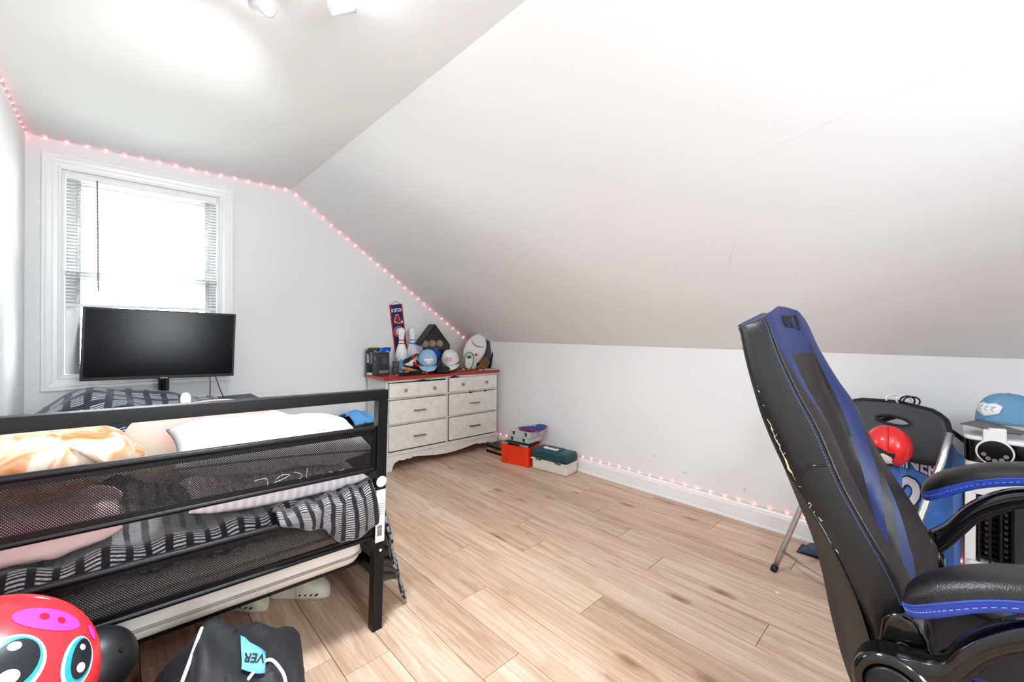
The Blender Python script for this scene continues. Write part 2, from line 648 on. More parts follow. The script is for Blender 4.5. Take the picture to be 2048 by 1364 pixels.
def window(name, x0, x1, z0, z1, y, s):
    """s = +1 when outside is +y"""
    w = thing(name, None, None)
    struct(w)
    prof = [(0.0, -0.002), (0.0, 0.010), (0.012, 0.014), (0.016, 0.010), (0.034, 0.012), (0.040, 0.016), (0.058, 0.020), (0.064, 0.018), (0.070, 0.022), (0.080, 0.022), (0.080, 0.0)]
    obj('casing', rect_loop(MB(), x0, x1, z0, z1, prof, s, y), M['trim'], w)
    obj('jamb', rect_loop(MB(), x0 + 0.012, x1 - 0.012, z0 + 0.012, z1 - 0.012, [(0.012, -0.01), (0, -0.01), (0, -T), (0.012, -T)], s, y), M['trim'], w)
    zm = z0 + (z1 - z0) * 0.5
    for nm, za, zb, yy in (('upper_sash', zm - 0.02, z1 - 0.014, y + s * 0.085), ('lower_sash', z0 + 0.014, zm + 0.02, y + s * 0.045)):
        xa, xb = x0 + 0.014, x1 - 0.014
        mb = MB()
        st, rl = 0.062, 0.045
        ya, yb = yy - 0.016, yy + 0.016
        mb.box(xa, xa + st, ya, yb, za, zb)
        mb.box(xb - st, xb, ya, yb, za, zb)
        mb.box(xa + st, xb - st, ya, yb, za, za + rl)
        mb.box(xa + st, xb - st, ya, yb, zb - rl, zb)
        sa = obj(nm, mb, M['vinyl'], w, bevel=0.004)
        mb = MB()
        for (p, q) in ((xa + st, xa + st + 0.003), (xb - st - 0.003, xb - st)):
            mb.box(p, q, yy - 0.006, yy + 0.006, za + rl, zb - rl)
        for (p, q) in ((za + rl, za + rl + 0.003), (zb - rl - 0.003, zb - rl)):
            mb.box(xa + st, xb - st, yy - 0.006, yy + 0.006, p, q)
        obj('gasket', mb, mat('grey_gasket', (120, 122, 124), 0.7), sa)
        obj('pane', MB().box(xa + st, xb - st, yy - 0.002, yy + 0.002, za + rl, zb - rl), M['glass'], sa)
    return w


window('window_1', WX0, WX1, WZ0, WZ1, YE, 1)
window('window_2_added', W2[0], W2[1], W2[2], W2[3], YB, -1)  # unseen window added in the back gable to let in more light

# ---- mini blind over the end window
M['slat'] = mat('white_blind_slat', (246, 246, 244), 0.45)
_nt = M['slat'].node_tree
_tl = node(_nt, 'ShaderNodeBsdfTranslucent', Color=(0.9, 0.9, 0.9, 1))
_mx = node(_nt, 'ShaderNodeMixShader')
_mx.inputs[0].default_value = 0.45
_nt.links.new(_nt.nodes['Principled BSDF'].outputs[0], _mx.inputs[1])
_nt.links.new(_tl.outputs[0], _mx.inputs[2])
_nt.links.new(_mx.outputs[0], _nt.nodes['Material Output'].inputs[0])
bl = thing('window_blind', 'white mini blind drawn two thirds down over the end window', 'blind', (0.142, YE + 0.006, 1.34))
bx = 0.382
obj('head_rail', MB().box(-bx, bx, -0.014, 0.014, 0.79, 0.825), M['white'], bl, bevel=0.003)
nsl = 37
sm = None
for i in range(nsl):
    z = 0.018 + 0.0208 * (i + 0.4)
    if sm is None:
        mb = MB()

        def sf(u, v):
            t = (v - 0.5) * 2
            return Vector(((u - 0.5) * 2 * bx, t * 0.0125, 0.0018 * (1 - t * t) - 0.0022 * t))
        mb.grid(sf, 1, 3)
        so = obj('slat', mb, M['slat'], bl, smooth=True, solid=0.0005)
        sm = so
    else:
        so = sm.copy()
        COL.objects.link(so)
        so.parent = bl
    so.location = (0, 0, z)
obj('bottom_rail', MB().box(-bx - 0.002, bx + 0.002, -0.0125, 0.0125, -0.002, 0.016), M['white'], bl, bevel=0.004)
for xx in (-0.335, -0.0, 0.335):
    obj('ladder_cord', MB().tube([(xx, -0.0135, 0.01), (xx, -0.0135, 0.79)], 0.0007, 5), mat('grey_cord', (180, 182, 184), 0.8), bl)
obj('tilt_wand', MB().tube([(-0.245, -0.024, 0.80), (-0.243, -0.026, 0.62), (-0.238, -0.024, 0.10)], 0.0046, 6), mat('smoke_plastic_wand', (120, 122, 126), 0.3), bl)

# ---- trees outside, seen through the slats
M['bark'] = mat('bare_bark', (150, 146, 140), 0.95)
M['lawn'] = mat('pale_lawn', (196, 200, 176), 0.95)
gr = obj('ground_outside', MB().box(-14, 16, YE + 0.6, 30, -3.2, -3.0), M['lawn'])
struct(gr)


def tree(x, y, h, seed, label):
    rnd = random.Random(seed)
    mb = MB()

    def br(p, d, L, r, lev):
        q = p + d * L
        mid = p + d * L * 0.5 + Vector((rnd.uniform(-1, 1), rnd.uniform(-1, 1), 0)) * L * 0.05
        mb.tube([p, mid, q], [r, r * 0.8, r * 0.6], 5)
        if lev == 0:
            return
        for i in range(4 if lev > 1 else 3):
            a = rnd.uniform(0, 6.28)
            nd = (d + Vector((math.cos(a), math.sin(a), rnd.uniform(-0.1, 0.5))) * rnd.uniform(0.5, 0.9)).normalized()
            br(p + d * L * rnd.uniform(0.5, 1.0), nd, L * rnd.uniform(0.5, 0.7), r * 0.5, lev - 1)
    br(Vector((0, 0, -3.0)), Vector((0, 0, 1)), h * 0.5, 0.16, 4)
    t = thing('bare_tree', label, 'tree', (x, y, 0), group='trees outside the window')
    obj('branches', mb, M['bark'], t)
    return t


tree(2.6, 9.5, 9.0, 3, 'bare tree outside toward the right of the window')
tree(-5.5, 16.5, 9.0, 5, 'bare tree farther off outside toward the left of the window')

# ---- red LED string along ceiling line, slope, corner and baseboard
M['wire'] = mat('thin_grey_wire', (196, 190, 190), 0.6)
M['led'] = mat('red_led', (255, 120, 130), 0.4, emit=(1.0, 0.13, 0.16), estr=22.0)
ls = thing('led_string', 'string of tiny red lights running along the ceiling line, slope and baseboard', 'string lights')
dv = 0.006
corner = [(XL + dv, 1.6, ZC - dv), (XL + dv, YE - dv, ZC - dv), (XC - 0.01, YE - dv, ZC - dv * 1.5), (XR - dv * 2, YE - dv, ZK - dv), (XR - dv, YE - dv, ZK - 0.05), (XR - dv, YE - dv, 0.124), (XR - dv, -0.7, 0.124)]
corner = [Vector(p) for p in corner]
path = []
for a, b2 in zip(corner, corner[1:]):
    n = max(2, int((b2 - a).length / 0.10))
    for i in range(n):
        p = a.lerp(b2, i / n)
        path.append(p + Vector((0, 0, 0.0015 * math.sin(i * 1.7))))
path.append(corner[-1])
obj('wire', MB().tube(path, 0.0013, 5), M['wire'], ls)
ledmesh = None
acc = 0.03
sp = 0.0875
for a, b2 in zip(corner, corner[1:]):
    L = (b2 - a).length
    while acc < L:
        p = a.lerp(b2, acc / L)
        if ledmesh is None:
            lo = obj('led', MB().ell((0, 0, 0), 0.0036, 0.0036, 0.0036, 8, 5), M['led'], ls, smooth=True)
            ledmesh = lo
        else:
            lo = ledmesh.copy()
            COL.objects.link(lo)
            lo.parent = ls
        lo.location = p + Vector((0, 0, -0.002 if p.z > 0.5 else 0.003))
        acc += sp
    acc -= L

# ---- ceiling fixtures with small spot heads
M['lampwhite'] = mat('white_enamel_lamp', (225, 225, 228), 0.3)
M['bulb'] = mat('glowing_bulb', (255, 255, 255), 0.3, emit=(1.0, 0.96, 0.92), estr=22.0)


def ceiling_fixture(x, y, label):
    t = thing('ceiling_spotlight', label, 'ceiling light', (x, y, ZC), group='ceiling fixtures')
    obj('canopy', MB().lathe([(0.0, 0.0), (0.075, 0.0), (0.075, -0.014), (0.060, -0.024), (0.0, -0.026)], 28), M['lampwhite'], t, smooth=True)
    for i, a in enumerate((110, 215, 340)):
        ca, sa = math.cos(math.radians(a)), math.sin(math.radians(a))
        arm = [(ca * 0.05, sa * 0.05, -0.018), (ca * 0.12, sa * 0.12, -0.03), (ca * 0.15, sa * 0.15, -0.05)]
        ar = obj('arm', MB().tube(arm, 0.007, 8), M['lampwhite'], t, smooth=True)
        Mx = frame((ca * 0.155, sa * 0.155, -0.065), (-sa, ca, 0), (ca * -0.5, sa * -0.5, 0.8))
        hd = obj('spot_head', MB().lathe([(0.004, -0.05), (0.018, -0.05), (0.024, -0.045), (0.026, 0.0), (0.030, 0.03), (0.028, 0.03), (0.022, 0.0), (0.018, -0.02)], 20, Mx), M['lampwhite'], t, smooth=True)
        obj('bulb', MB().lathe([(0.0, -0.015), (0.016, -0.012), (0.021, 0.01), (0.018, 0.022), (0.0, 0.026)], 16, Mx), M['bulb'], hd, smooth=True)
    return t


ceiling_fixture(LAMP_A[0], LAMP_A[1], 'white spot fixture on the flat ceiling at the top of the picture')
ceiling_fixture(FILL_B[0], FILL_B[1], 'added white spot fixture, unseen, on the flat ceiling behind the photographer')  # fixture added out of view to go with the fill light

# ---- duplex outlet on the end wall
ot = thing('wall_outlet', 'white wall outlet with small green plug beside the black bin', 'outlet', (1.245, YE, 0.45))
obj('cover_plate', MB().box(-0.036, 0.036, -0.006, 0.0, -0.058, 0.058), M['white'], ot, bevel=0.003)
for zz in (-0.021, 0.021):
    rc = obj('receptacle', MB().box(-0.017, 0.017, -0.008, -0.004, zz - 0.014, zz + 0.014), M['white'], ot, bevel=0.003)
    obj('slot', MB().box(-0.008, -0.006, -0.0084, -0.007, zz - 0.004, zz + 0.006).box(0.006, 0.008, -0.0084, -0.007, zz - 0.004, zz + 0.006), M['blackplastic'], rc)
obj('green_plug', MB().lathe([(0.0, 0.0), (0.014, 0.0), (0.015, 0.018), (0.010, 0.026), (0.0, 0.028)], 16, frame((0.006, -0.007, 0.021), (1, 0, 0), (0, 0, 1))), mat('green_plug', (28, 78, 56), 0.4), ot, smooth=True)
# ================================================================== BED
TH = math.radians(1.5)
bed = thing('metal_bed', 'black metal bed frame with perforated headboard panels', 'bed', (0.752, 1.594, 0.0), rot=(0, TH, 0))
BW, BL, PS = 1.075, 1.70, 0.0205


def perforated(name, x0, x1, z0, z1, y, parent, px=0.0066, pz=0.0037, k=0.54):
    mb = MB()
    vs, fs = [], []
    j = 0
    z = z0
    while z < z1:
        x = x0 + (px / 2 if j % 2 else 0)
        while x < x1:
            b = len(vs)
            for s in (1.0, k):
                vs += [(x - px / 2 * s, y, z), (x, y, z - pz * s), (x + px / 2 * s, y, z), (x, y, z + pz * s)]
            for q in range(4):
                r2 = (q + 1) % 4
                fs.append((b + q, b + r2, b + 4 + r2, b + 4 + q))
            x += px
        z += pz
        j += 1
    me = bpy.data.meshes.new(name)
    me.from_pydata(vs, [], fs)
    me.materials.append(M['mesh'])
    o = bpy.data.objects.new(name, me)
    COL.objects.link(o)
    o.parent = parent
    o['kind'] = 'stuff'
    return o


def post(x, y, z0, z1):
    return obj('post', MB().box(x - PS, x + PS, y - PS, y + PS, z0, z1), M['blackmetal'], bed, bevel=0.002)


post(0, 0, 0.0, 0.918)
post(-BW, 0, -0.028, 0.918)
obj('top_rail', MB().box(-BW - PS, PS, -PS, PS, 0.9185, 0.959), M['blackmetal'], bed, bevel=0.0025)
for (z0, z1) in ((0.634, 0.815), (0.362, 0.523)):
    tr = obj('panel_rail', MB().box(-BW + PS, -PS, -0.011, 0.011, z1 - 0.020, z1), M['blackmetal'], bed, bevel=0.008, seg=3)
    obj('panel_lip', MB().box(-BW + PS, -PS, -0.004, 0.006, z1 - 0.034, z1 - 0.019), M['blackmetal'], tr)
    br = obj('panel_rail', MB().box(-BW + PS, -PS, -0.011, 0.011, z0, z0 + 0.016), M['blackmetal'], bed, bevel=0.007, seg=3)
    obj('panel_lip', MB().box(-BW + PS, -PS, -0.004, 0.006, z0 + 0.015, z0 + 0.028), M['blackmetal'], br)
    ms = perforated('perforated_sheet', -BW + PS, -PS - 0.012, z0 + 0.022, z1 - 0.028, 0.001, bed)
    obj('end_strip', MB().box(-PS - 0.016, -PS, -0.006, 0.006, z0 + 0.01, z1 - 0.01), M['blackmetal'], bed)
    if z1 > 0.7:
        sc = MB()
        S = [[(130, 630), (200, 610), (280, 615), (285, 745)], [(370, 660), (480, 620), (545, 585), (540, 570), (450, 575), (390, 620)], [(580, 650), (560, 700), (470, 730), (370, 715)], [(610, 545), (720, 590), (610, 695)], [(782, 500), (770, 660)], [(845, 630), (920, 640), (1010, 590)], [(1090, 560), (1170, 580), (1300, 540)]]
        for st in S:
            P3 = []
            for (sx, sy) in st:
                P3.append((-0.475 + sx / 2048 * 0.52, -0.0015, 0.772 - (sy - 330 + sx * 0.135) / 993 * 0.275))
            sc.tube(catmull(P3, 4), 0.0007, 4)
        obj('scratch_mark', sc, mat('pale_scratch', (196, 196, 196), 0.8), bed)
# foot end and side rails
post(0, BL, 0.0, 0.66)
post(-BW, BL, -0.028, 0.66)
obj('foot_rail', MB().box(-BW - PS, PS, BL - PS, BL + PS, 0.6605, 0.70), M['blackmetal'], bed, bevel=0.0025)
obj('foot_rail', MB().box(-BW + PS, -PS, BL - 0.011, BL + 0.011, 0.37, 0.39), M['blackmetal'], bed)
for x in (-BW, 0):
    obj('side_rail', MB().box(x - 0.012, x + 0.012, PS, BL - PS, 0.205, 0.245), M['blackmetal'], bed, bevel=0.002)
for i in range(9):
    y = 0.14 + i * 0.178
    obj('slat', MB().box(-BW + 0.012, -0.012, y - 0.015, y + 0.015, 0.212, 0.228), M['blackmetal'], bed)
# stickers and bolts on the right post
M['paper'] = mat('white_paper_label', (228, 222, 222), 0.6)
M['ink'] = mat('black_print', (28, 27, 27), 0.7)
M['inkgrey'] = mat('grey_print', (120, 118, 118), 0.7)
rs = obj('round_sticker', MB().lathe([(0.0, -0.0004), (0.0215, -0.0004), (0.0215, 0.0004), (0.0, 0.0004)], 32, frame((0.0005, -PS - 0.0008, 0.592), (1, 0, 0), (0, 0, 1))), M['paper'], bed)
rs['label'] = 'round white paper sticker'
obj('fine_print', MB().box(-0.0145, -0.0139, -PS - 0.0016, -PS - 0.0012, 0.575, 0.608), M['inkgrey'], rs)
ls2 = obj('barcode_sticker', MB().box(-0.0200, 0.0190, -PS - 0.0009, -PS - 0.0003, 0.352, 0.560), M['paper'], bed)
ls2['label'] = 'tall white barcode sticker'
mb = MB()
zz = 0.376
rnd = random.Random(4)
while zz < 0.418:
    w = rnd.choice((0.0006, 0.0011, 0.0017))
    mb.box(-0.0125, 0.0075, -PS - 0.0014, -PS - 0.0008, zz, zz + w)
    zz += w + rnd.choice((0.0007, 0.0012))
obj('barcode', mb, M['ink'], ls2)
mb = MB()
for q, zz in enumerate((0.463, 0.470, 0.478, 0.487, 0.495, 0.503)):
    mb.box(-0.012 + 0.003 * (q % 2), 0.012, -PS - 0.0014, -PS - 0.0008, zz, zz + 0.0016)
obj('fine_print', mb, M['inkgrey'], ls2)
Mb = lambda z, r, m_: obj('bolt', MB().lathe([(0.0, 0.002), (r, 0.002), (r, -0.001), (0.0, -0.001)], 14, frame((0.004, -PS - 0.0005, z), (1, 0, 0), (0, 0, 1))), m_, bed, smooth=False)
Mb(0.318, 0.0055, M['white'])
Mb(0.298, 0.004, M['blackgloss'])

# ------------------------------------------------------------------ mattress
M['tick'] = mat('white_mattress_ticking', (226, 216, 206), 0.8, bump=0.2, bscale=250, var=0.06, vscale=5)
M['tape'] = mat('grey_mattress_piping', (150, 146, 138), 0.7)
mt = thing('mattress', 'thin white mattress with grey piping on the black bed frame', 'mattress', (0.222, 1.64, 0.26), rot=(0, TH, 0))


def slab(u, v, w=0.475, L=1.64):
    return None


mb = MB()
mb.box(-0.508, 0.505, 0.0, 1.62, 0.0, 0.195)
obj('body', mb, M['tick'], mt, bevel=0.055, seg=5)
for z in (0.048, 0.150):
    pts = []
    w0, L0, r0 = 0.507, 1.62, 0.055
    for (cx, cy, a0) in ((w0 - r0, r0, -90), (w0 - r0, L0 - r0, 0), (-w0 + r0, L0 - r0, 90), (-w0 + r0, r0, 180)):
        for k in range(7):
            a = math.radians(a0 + 15 * k)
            pts.append((cx + r0 * math.cos(a), cy + r0 * math.sin(a), z + 0.003 * math.sin(len(pts))))
    obj('piping', MB().tube(pts, 0.006, 6, closed=True), M['tape'], mt, smooth=True)


# ------------------------------------------------------------------ blankets
def knit_material(name, dark, light, band=21.0, rib=150.0, cross=0.0):
    m = bpy.data.materials.new(name)
    m.use_nodes = True
    nt = m.node_tree
    b = nt.nodes['Principled BSDF']
    uv = node(nt, 'ShaderNodeUVMap')
    nd = node(nt, 'ShaderNodeTexNoise', Scale=9.0, Detail=2.0)
    nt.links.new(uv.outputs[0], nd.inputs['Vector'])
    mad = node(nt, 'ShaderNodeVectorMath', operation='MULTIPLY_ADD')
    mad.inputs[1].default_value = (0.02, 0.02, 0)
    nt.links.new(nd.outputs['Color'], mad.inputs[0])
    nt.links.new(uv.outputs[0], mad.inputs[2])
    sx = node(nt, 'ShaderNodeSeparateXYZ')
    nt.links.new(mad.outputs[0], sx.inputs[0])

    def band_of(out, freq, lo, hi):
        mul = node(nt, 'ShaderNodeMath', operation='MULTIPLY')
        mul.inputs[1].default_value = freq
        nt.links.new(out, mul.inputs[0])
        fr = node(nt, 'ShaderNodeMath', operation='FRACT')
        nt.links.new(mul.outputs[0], fr.inputs[0])
        pp = node(nt, 'ShaderNodeMath', operation='PINGPONG')
        pp.inputs[1].default_value = 0.5
        nt.links.new(fr.outputs[0], pp.inputs[0])
        r = node(nt, 'ShaderNodeMapRange', interpolation_type='SMOOTHSTEP')
        r.inputs['From Min'].default_value = lo
        r.inputs['From Max'].default_value = hi
        nt.links.new(pp.outputs[0], r.inputs['Value'])
        return r.outputs[0]
    bx_ = band_of(sx.outputs['X'], band, 0.15, 0.22)
    rb = band_of(sx.outputs['Y'], rib, 0.12, 0.38)
    fz = node(nt, 'ShaderNodeTexNoise', Scale=160.0, Detail=3.0)
    nt.links.new(uv.outputs[0], fz.inputs['Vector'])
    fr2 = node(nt, 'ShaderNodeMapRange')
    fr2.inputs['From Min'].default_value = 0.3
    fr2.inputs['From Max'].default_value = 0.75
    nt.links.new(fz.outputs['Fac'], fr2.inputs['Value'])
    m1 = node(nt, 'ShaderNodeMath', operation='MULTIPLY')
    nt.links.new(bx_, m1.inputs[0])
    nt.links.new(rb, m1.inputs[1])
    m2 = node(nt, 'ShaderNodeMath', operation='MULTIPLY_ADD')
    m2.inputs[1].default_value = 0.55
    nt.links.new(fr2.outputs[0], m2.inputs[0])
    m2.inputs[2].default_value = 0.5
    m3 = node(nt, 'ShaderNodeMath', operation='MULTIPLY')
    nt.links.new(m1.outputs[0], m3.inputs[0])
    nt.links.new(m2.outputs[0], m3.inputs[1])
    fac = m3.outputs[0]
    if cross:
        cb = band_of(sx.outputs['Y'], cross, 0.12, 0.2)
        m4 = node(nt, 'ShaderNodeMath', operation='MULTIPLY')
        nt.links.new(fac, m4.inputs[0])
        nt.links.new(cb, m4.inputs[1])
        fac = m4.outputs[0]
    mx = node(nt, 'ShaderNodeMix', data_type='RGBA')
    mx.inputs['A'].default_value = (*lin(dark), 1)
    mx.inputs['B'].default_value = (*lin(light), 1)
    nt.links.new(fac, mx.inputs['Factor'])
    nt.links.new(mx.outputs['Result'], b.inputs['Base Color'])
    b.inputs['Roughness'].default_value = 0.95
    b.inputs['Specular IOR Level'].default_value = 0.1
    b.inputs['Sheen Weight'].default_value = 0.3
    bp = node(nt, 'ShaderNodeBump', Strength=0.6, Distance=0.003)
    nt.links.new(m3.outputs[0], bp.inputs['Height'])
    nt.links.new(bp.outputs[0], b.inputs['Normal'])
    return m


M['knit'] = knit_material('charcoal_ribbed_blanket', (30, 30, 36), (190, 184, 182))
M['plaid'] = knit_material('navy_white_plaid_blanket', (38, 42, 54), (206, 212, 222), band=13.0, rib=60.0, cross=9.0)


def grid_obj(name, fn, nu, nv, m_, uvf, parent=None, thick=0.008, sub=0):
    mb = MB()
    mb.grid(fn, nu, nv)
    me = bpy.data.meshes.new(name)
    me.from_pydata([tuple(q) for q in mb.v], [], mb.f)
    me.materials.append(m_)
    ly = me.uv_layers.new(name='UVMap')
    w = nu + 1
    for lp in me.loops:
        i = lp.vertex_index
        ly.data[lp.index].uv = uvf((i % w) / nu, (i // w) / nv)
    me.polygons.foreach_set('use_smooth', [True] * len(me.polygons))
    o = bpy.data.objects.new(name, me)
    COL.objects.link(o)
    if parent:
        o.parent = parent
    if thick:
        s = o.modifiers.new('solid', 'SOLIDIFY')
        s.thickness = thick
        s.offset = 1
    return o


blk = thing('ribbed_blanket', 'charcoal ribbed blanket spread on the mattress and hanging over the headboard panel', 'blanket', (0.752, 1.594, 0))


def b_top(u, v):
    # u: left to right then down the right side, v: head to foot
    s = u * 1.60 - 0.10
    y = 0.045 + v * 1.58
    rip = 0.012 * math.sin(s * 38 + 3 * math.sin(y * 6)) + 0.02 * nz(s * 5, y * 4, 1.3) + 0.012 * nz(s * 11, y * 9, 4.0)
    top = 0.500 + 0.045 * math.exp(-(y - 0.045) / 0.10) + 0.012 * max(0, -0.4 - (s - 0.97))
    hd = max(0.0, 0.035 - v) / 0.035
    top -= 0.085 * hd * hd
    if s < 0.935:
        return Vector((-0.955 + s, y, top + rip + 0.014))
    d = s - 0.935
    r = 0.085
    if d < r * 1.57:
        a = d / r
        return Vector((-0.02 + r * math.sin(a), y + 0.2 * rip, top + rip * (1 - a / 1.57) + 0.014 - r * (1 - math.cos(a))))
    e = d - r * 1.57
    sag = 0.10 * e + 0.5 * e * (0.22 + 0.18 * nz(0, y * 3, 2))
    z = max(0.006, top + 0.014 - r - e * (0.95 + 0.25 * nz(y * 4, 0, 7)))
    return Vector((-0.02 + r + sag + 0.6 * rip, y + 0.3 * rip, z))


grid_obj('blanket_top', b_top, 110, 100, M['knit'], lambda u, v: (u * 1.60, v * 1.58), blk, thick=0.010)


def b_over(u, v):
    x = -0.355 + u * 0.345
    s = v
    dep = lerp_tab([(0, 0.012), (0.2, 0.045), (0.45, 0.06), (0.62, 0.12), (0.85, 0.115), (1, 0.09)], u)
    rip = 0.010 * math.sin(u * 26 + 4 * v) + 0.006 * nz(u * 9, v * 5, 3)
    up = 0.02 * lerp_tab([(0, 0.2), (0.6, 0.8), (1, 1.6)], u)
    if s < 0.35:
        t = s / 0.35
        return Vector((x, 0.075 - 0.06 * t, 0.548 + 0.012 * t + up + rip * 0.8))
    if s < 0.5:
        t = (s - 0.35) / 0.15
        return Vector((x, 0.015 - 0.045 * t, 0.560 - 0.008 * t + up * (1 - t) + rip * 0.8))
    t = (s - 0.5) / 0.5
    return Vector((x + 0.010 * t * math.sin(u * 9), -0.030 - 0.012 * math.sin(t * 2.6) + rip * 0.9, 0.552 - t * dep * 1.25))


bo = grid_obj('blanket_overhang', b_over, 60, 26, M['knit'], lambda u, v: (u * 0.42 + 0.01, v * 0.24), blk, thick=0.010)


# flap that sticks out round the post
def b_flap(u, v):
    return Vector((0.012 + 0.030 * u, 0.06 - 0.095 * v, 0.555 - 0.02 * u - 0.055 * u * v + 0.006 * math.sin(v * 5)))


def heap(u, v):
    x = -0.335 + u * 0.80
    ztop = lerp_tab([(0, 0.735), (0.08, 0.775), (0.16, 0.815), (0.30, 0.845), (0.45, 0.835), (0.62, 0.79), (0.75, 0.765), (0.95, 0.765), (1, 0.735)], u)
    if v < 0.72:
        t = v / 0.72
        y = 2.42 + t * 0.78
        sm_ = t * t * (3 - 2 * t)
        z = 0.580 + (ztop - 0.580) * sm_
    elif v < 0.84:
        t = (v - 0.72) / 0.12
        y = 3.20 + 0.155 * t
        z = ztop + 0.012 * math.sin(t * math.pi)
    else:
        t = (v - 0.84) / 0.16
        y = 3.355 + 0.015 * t
        z = ztop - 0.2 * t
    rp = 0.022 * nz(x * 5, y * 5, 9.1) + 0.018 * math.sin(x * 17 + y * 9 + 2 * nz(x * 3, y * 3)) * (1 if v < 0.8 else 0.5)
    return Vector((x, y, z + rp))


hp = grid_obj('plaid_blanket', heap, 70, 60, M['plaid'], lambda u, v: (u * 0.8, v * 1.15), None, thick=0.012)
tag(hp, 'navy and white plaid blanket heaped over the foot end of the bed', 'blanket')


# ------------------------------------------------------------------ pillows and plush toys
def pillow(name, w, hgt, t, mats, label, Mx, wr=0.012, seed=1, piping=None, cat='pillow', pw=2.6):
    p = thing(name, label, cat)
    p.matrix_world = Mx
    mb = MB()
    n = 36

    def side(sg):
        def fn(u, v):
            a, b2 = 2 * u - 1, 2 * v - 1
            ex = (1 - abs(a) ** pw) * (1 - abs(b2) ** pw)
            pin = 1 - 0.10 * (abs(a) ** 2) * (1 - abs(b2)) * 0 - 0.07 * (1 - abs(b2) ** 2) * abs(a) ** 6
            pin2 = 1 - 0.09 * (1 - abs(a) ** 2) * abs(b2) ** 6
            z = sg * t / 2 * max(0, ex) ** 0.45
            wv = wr * (nz(a * 2.6 + seed, b2 * 2.6, sg) + 0.5 * nz(a * 6, b2 * 6 + seed, sg)) * max(0, ex) ** 0.3
            return Vector((a * w / 2 * pin, b2 * hgt / 2 * pin2, z + wv))
        return fn
    mb.grid(side(1), n, n)
    mb.grid(side(-1), n, n)
    obj('cover', mb, mats, p, smooth=True)
    if piping:
        pts = []
        f1 = side(0)
        for k in range(4):
            for i in range(24):
                q = i / 24
                uv = [(q, 0), (1, q), (1 - q, 1), (0, 1 - q)][k]
                pts.append(f1(*uv))
        obj('piping', MB().tube(pts, 0.0035, 6, closed=True), piping, p, smooth=True)
    return p


M['cotton'] = mat('white_cotton', (222, 221, 221), 0.85, bump=0.15, bscale=120)
M['satin'] = None


def satin_mat():
    m = mat('white_satin_stripe', (232, 224, 226), 0.5)
    nt = m.node_tree
    b = nt.nodes['Principled BSDF']
    tc = node(nt, 'ShaderNodeTexCoord')
    w = node(nt, 'ShaderNodeTexWave', Scale=11.0)
    nt.links.new(tc.outputs['Object'], w.inputs['Vector'])
    r = ramp(nt, [(0.45, (222, 212, 214)), (0.55, (238, 233, 235))])
    nt.links.new(w.outputs['Fac'], r.inputs['Fac'])
    nt.links.new(r.outputs[0], b.inputs['Base Color'])
    return m


M['satin'] = satin_mat()
M['greypipe'] = mat('grey_pillow_piping', (96, 96, 98), 0.8)


def basis(c, x, y):
    return frame(c, x, y)


# flat striped pillow lowest, plain pillow at left, piped pillow leaning on top
pillow('striped_pillow', 0.60, 0.36, 0.115, M['satin'], 'white satin striped pillow lowest in the stack behind the headboard', basis((0.46, 1.835, 0.605), (1, 0, -0.05), (0, 1, 0.0)), seed=3, wr=0.006)
pillow('white_pillow', 0.66, 0.33, 0.17, M['cotton'], 'plump white pillow with grey piping leaning behind the headboard', basis((0.452, 1.815, 0.765), (1, 0.0, -0.10), (0, 0.97, 0.20)), seed=5, wr=0.018, piping=M['greypipe'])
pillow('blush_pillow', 0.36, 0.34, 0.16, mat('blush_pillowcase', (233, 206, 200), 0.85, bump=0.15, bscale=120), 'pale blush pillow under the brown and white plush behind the headboard', basis((-0.165, 1.83, 0.630), (1, 0, -0.02), (0, 1, 0)), seed=8, wr=0.008)


def dye_mat():
    m = mat('cream_brown_plush', (236, 218, 200), 0.9)
    nt = m.node_tree
    b = nt.nodes['Principled BSDF']
    tc = node(nt, 'ShaderNodeTexCoord')
    n = node(nt, 'ShaderNodeTexNoise', Scale=11.0, Detail=2.0, Distortion=1.2)
    nt.links.new(tc.outputs['Object'], n.inputs['Vector'])
    r = ramp(nt, [(0.36, (180, 110, 52)), (0.47, (208, 164, 130)), (0.58, (222, 204, 186)), (0.7, (224, 210, 196))])
    nt.links.new(n.outputs['Fac'], r.inputs['Fac'])
    nt.links.new(r.outputs[0], b.inputs['Base Color'])
    b.inputs['Sheen Weight'].default_value = 0.3
    return m


M['dye'] = dye_mat()


def lump(name, c, rx, ry, rz, m_, parent, amp=0.012, sc=9, seed=0, M3=None, p=0.85, n=40, mm=24):
    mb = MB().ell((0, 0, 0), rx, ry, rz, n, mm, p=p)
    out = []
    for q in mb.v:
        d = q.normalized() if q.length > 1e-6 else Vector((0, 0, 1))
        out.append(q + d * amp * nz(q.x * sc + seed, q.y * sc, q.z * sc))
    mb.v = out
    if M3:
        mb.xf(M3)
    mb.xf(Matrix.Translation(c))
    return obj(name, mb, m_, parent, smooth=True)


pl = thing('spotted_plush', 'cream plush toy with brown patches lying at the left of the headboard', 'plush toy', (-0.175, 1.80, 0.755))
lump('body', (0.0, 0.0, 0.066), 0.205, 0.15, 0.098, M['dye'], pl, 0.018, 8, 2)
fl = MB()


def ear(u, v):
    a, b2 = 2 * u - 1, v
    return Vector((0.06 + 0.085 * b2 + 0.02 * a * a, -0.10 + 0.055 * a * (0.5 + 0.5 * math.sin(b2 * math.pi)), 0.125 - 0.085 * b2 * b2 - 0.015 * a * a))


fl.grid(ear, 10, 10)
obj('ear', fl, M['dye'], pl, smooth=True, solid=0.012)
lump('paw', (0.195, 0.02, 0.035), 0.045, 0.05, 0.035, M['dye'], pl, 0.006, 14, 5)

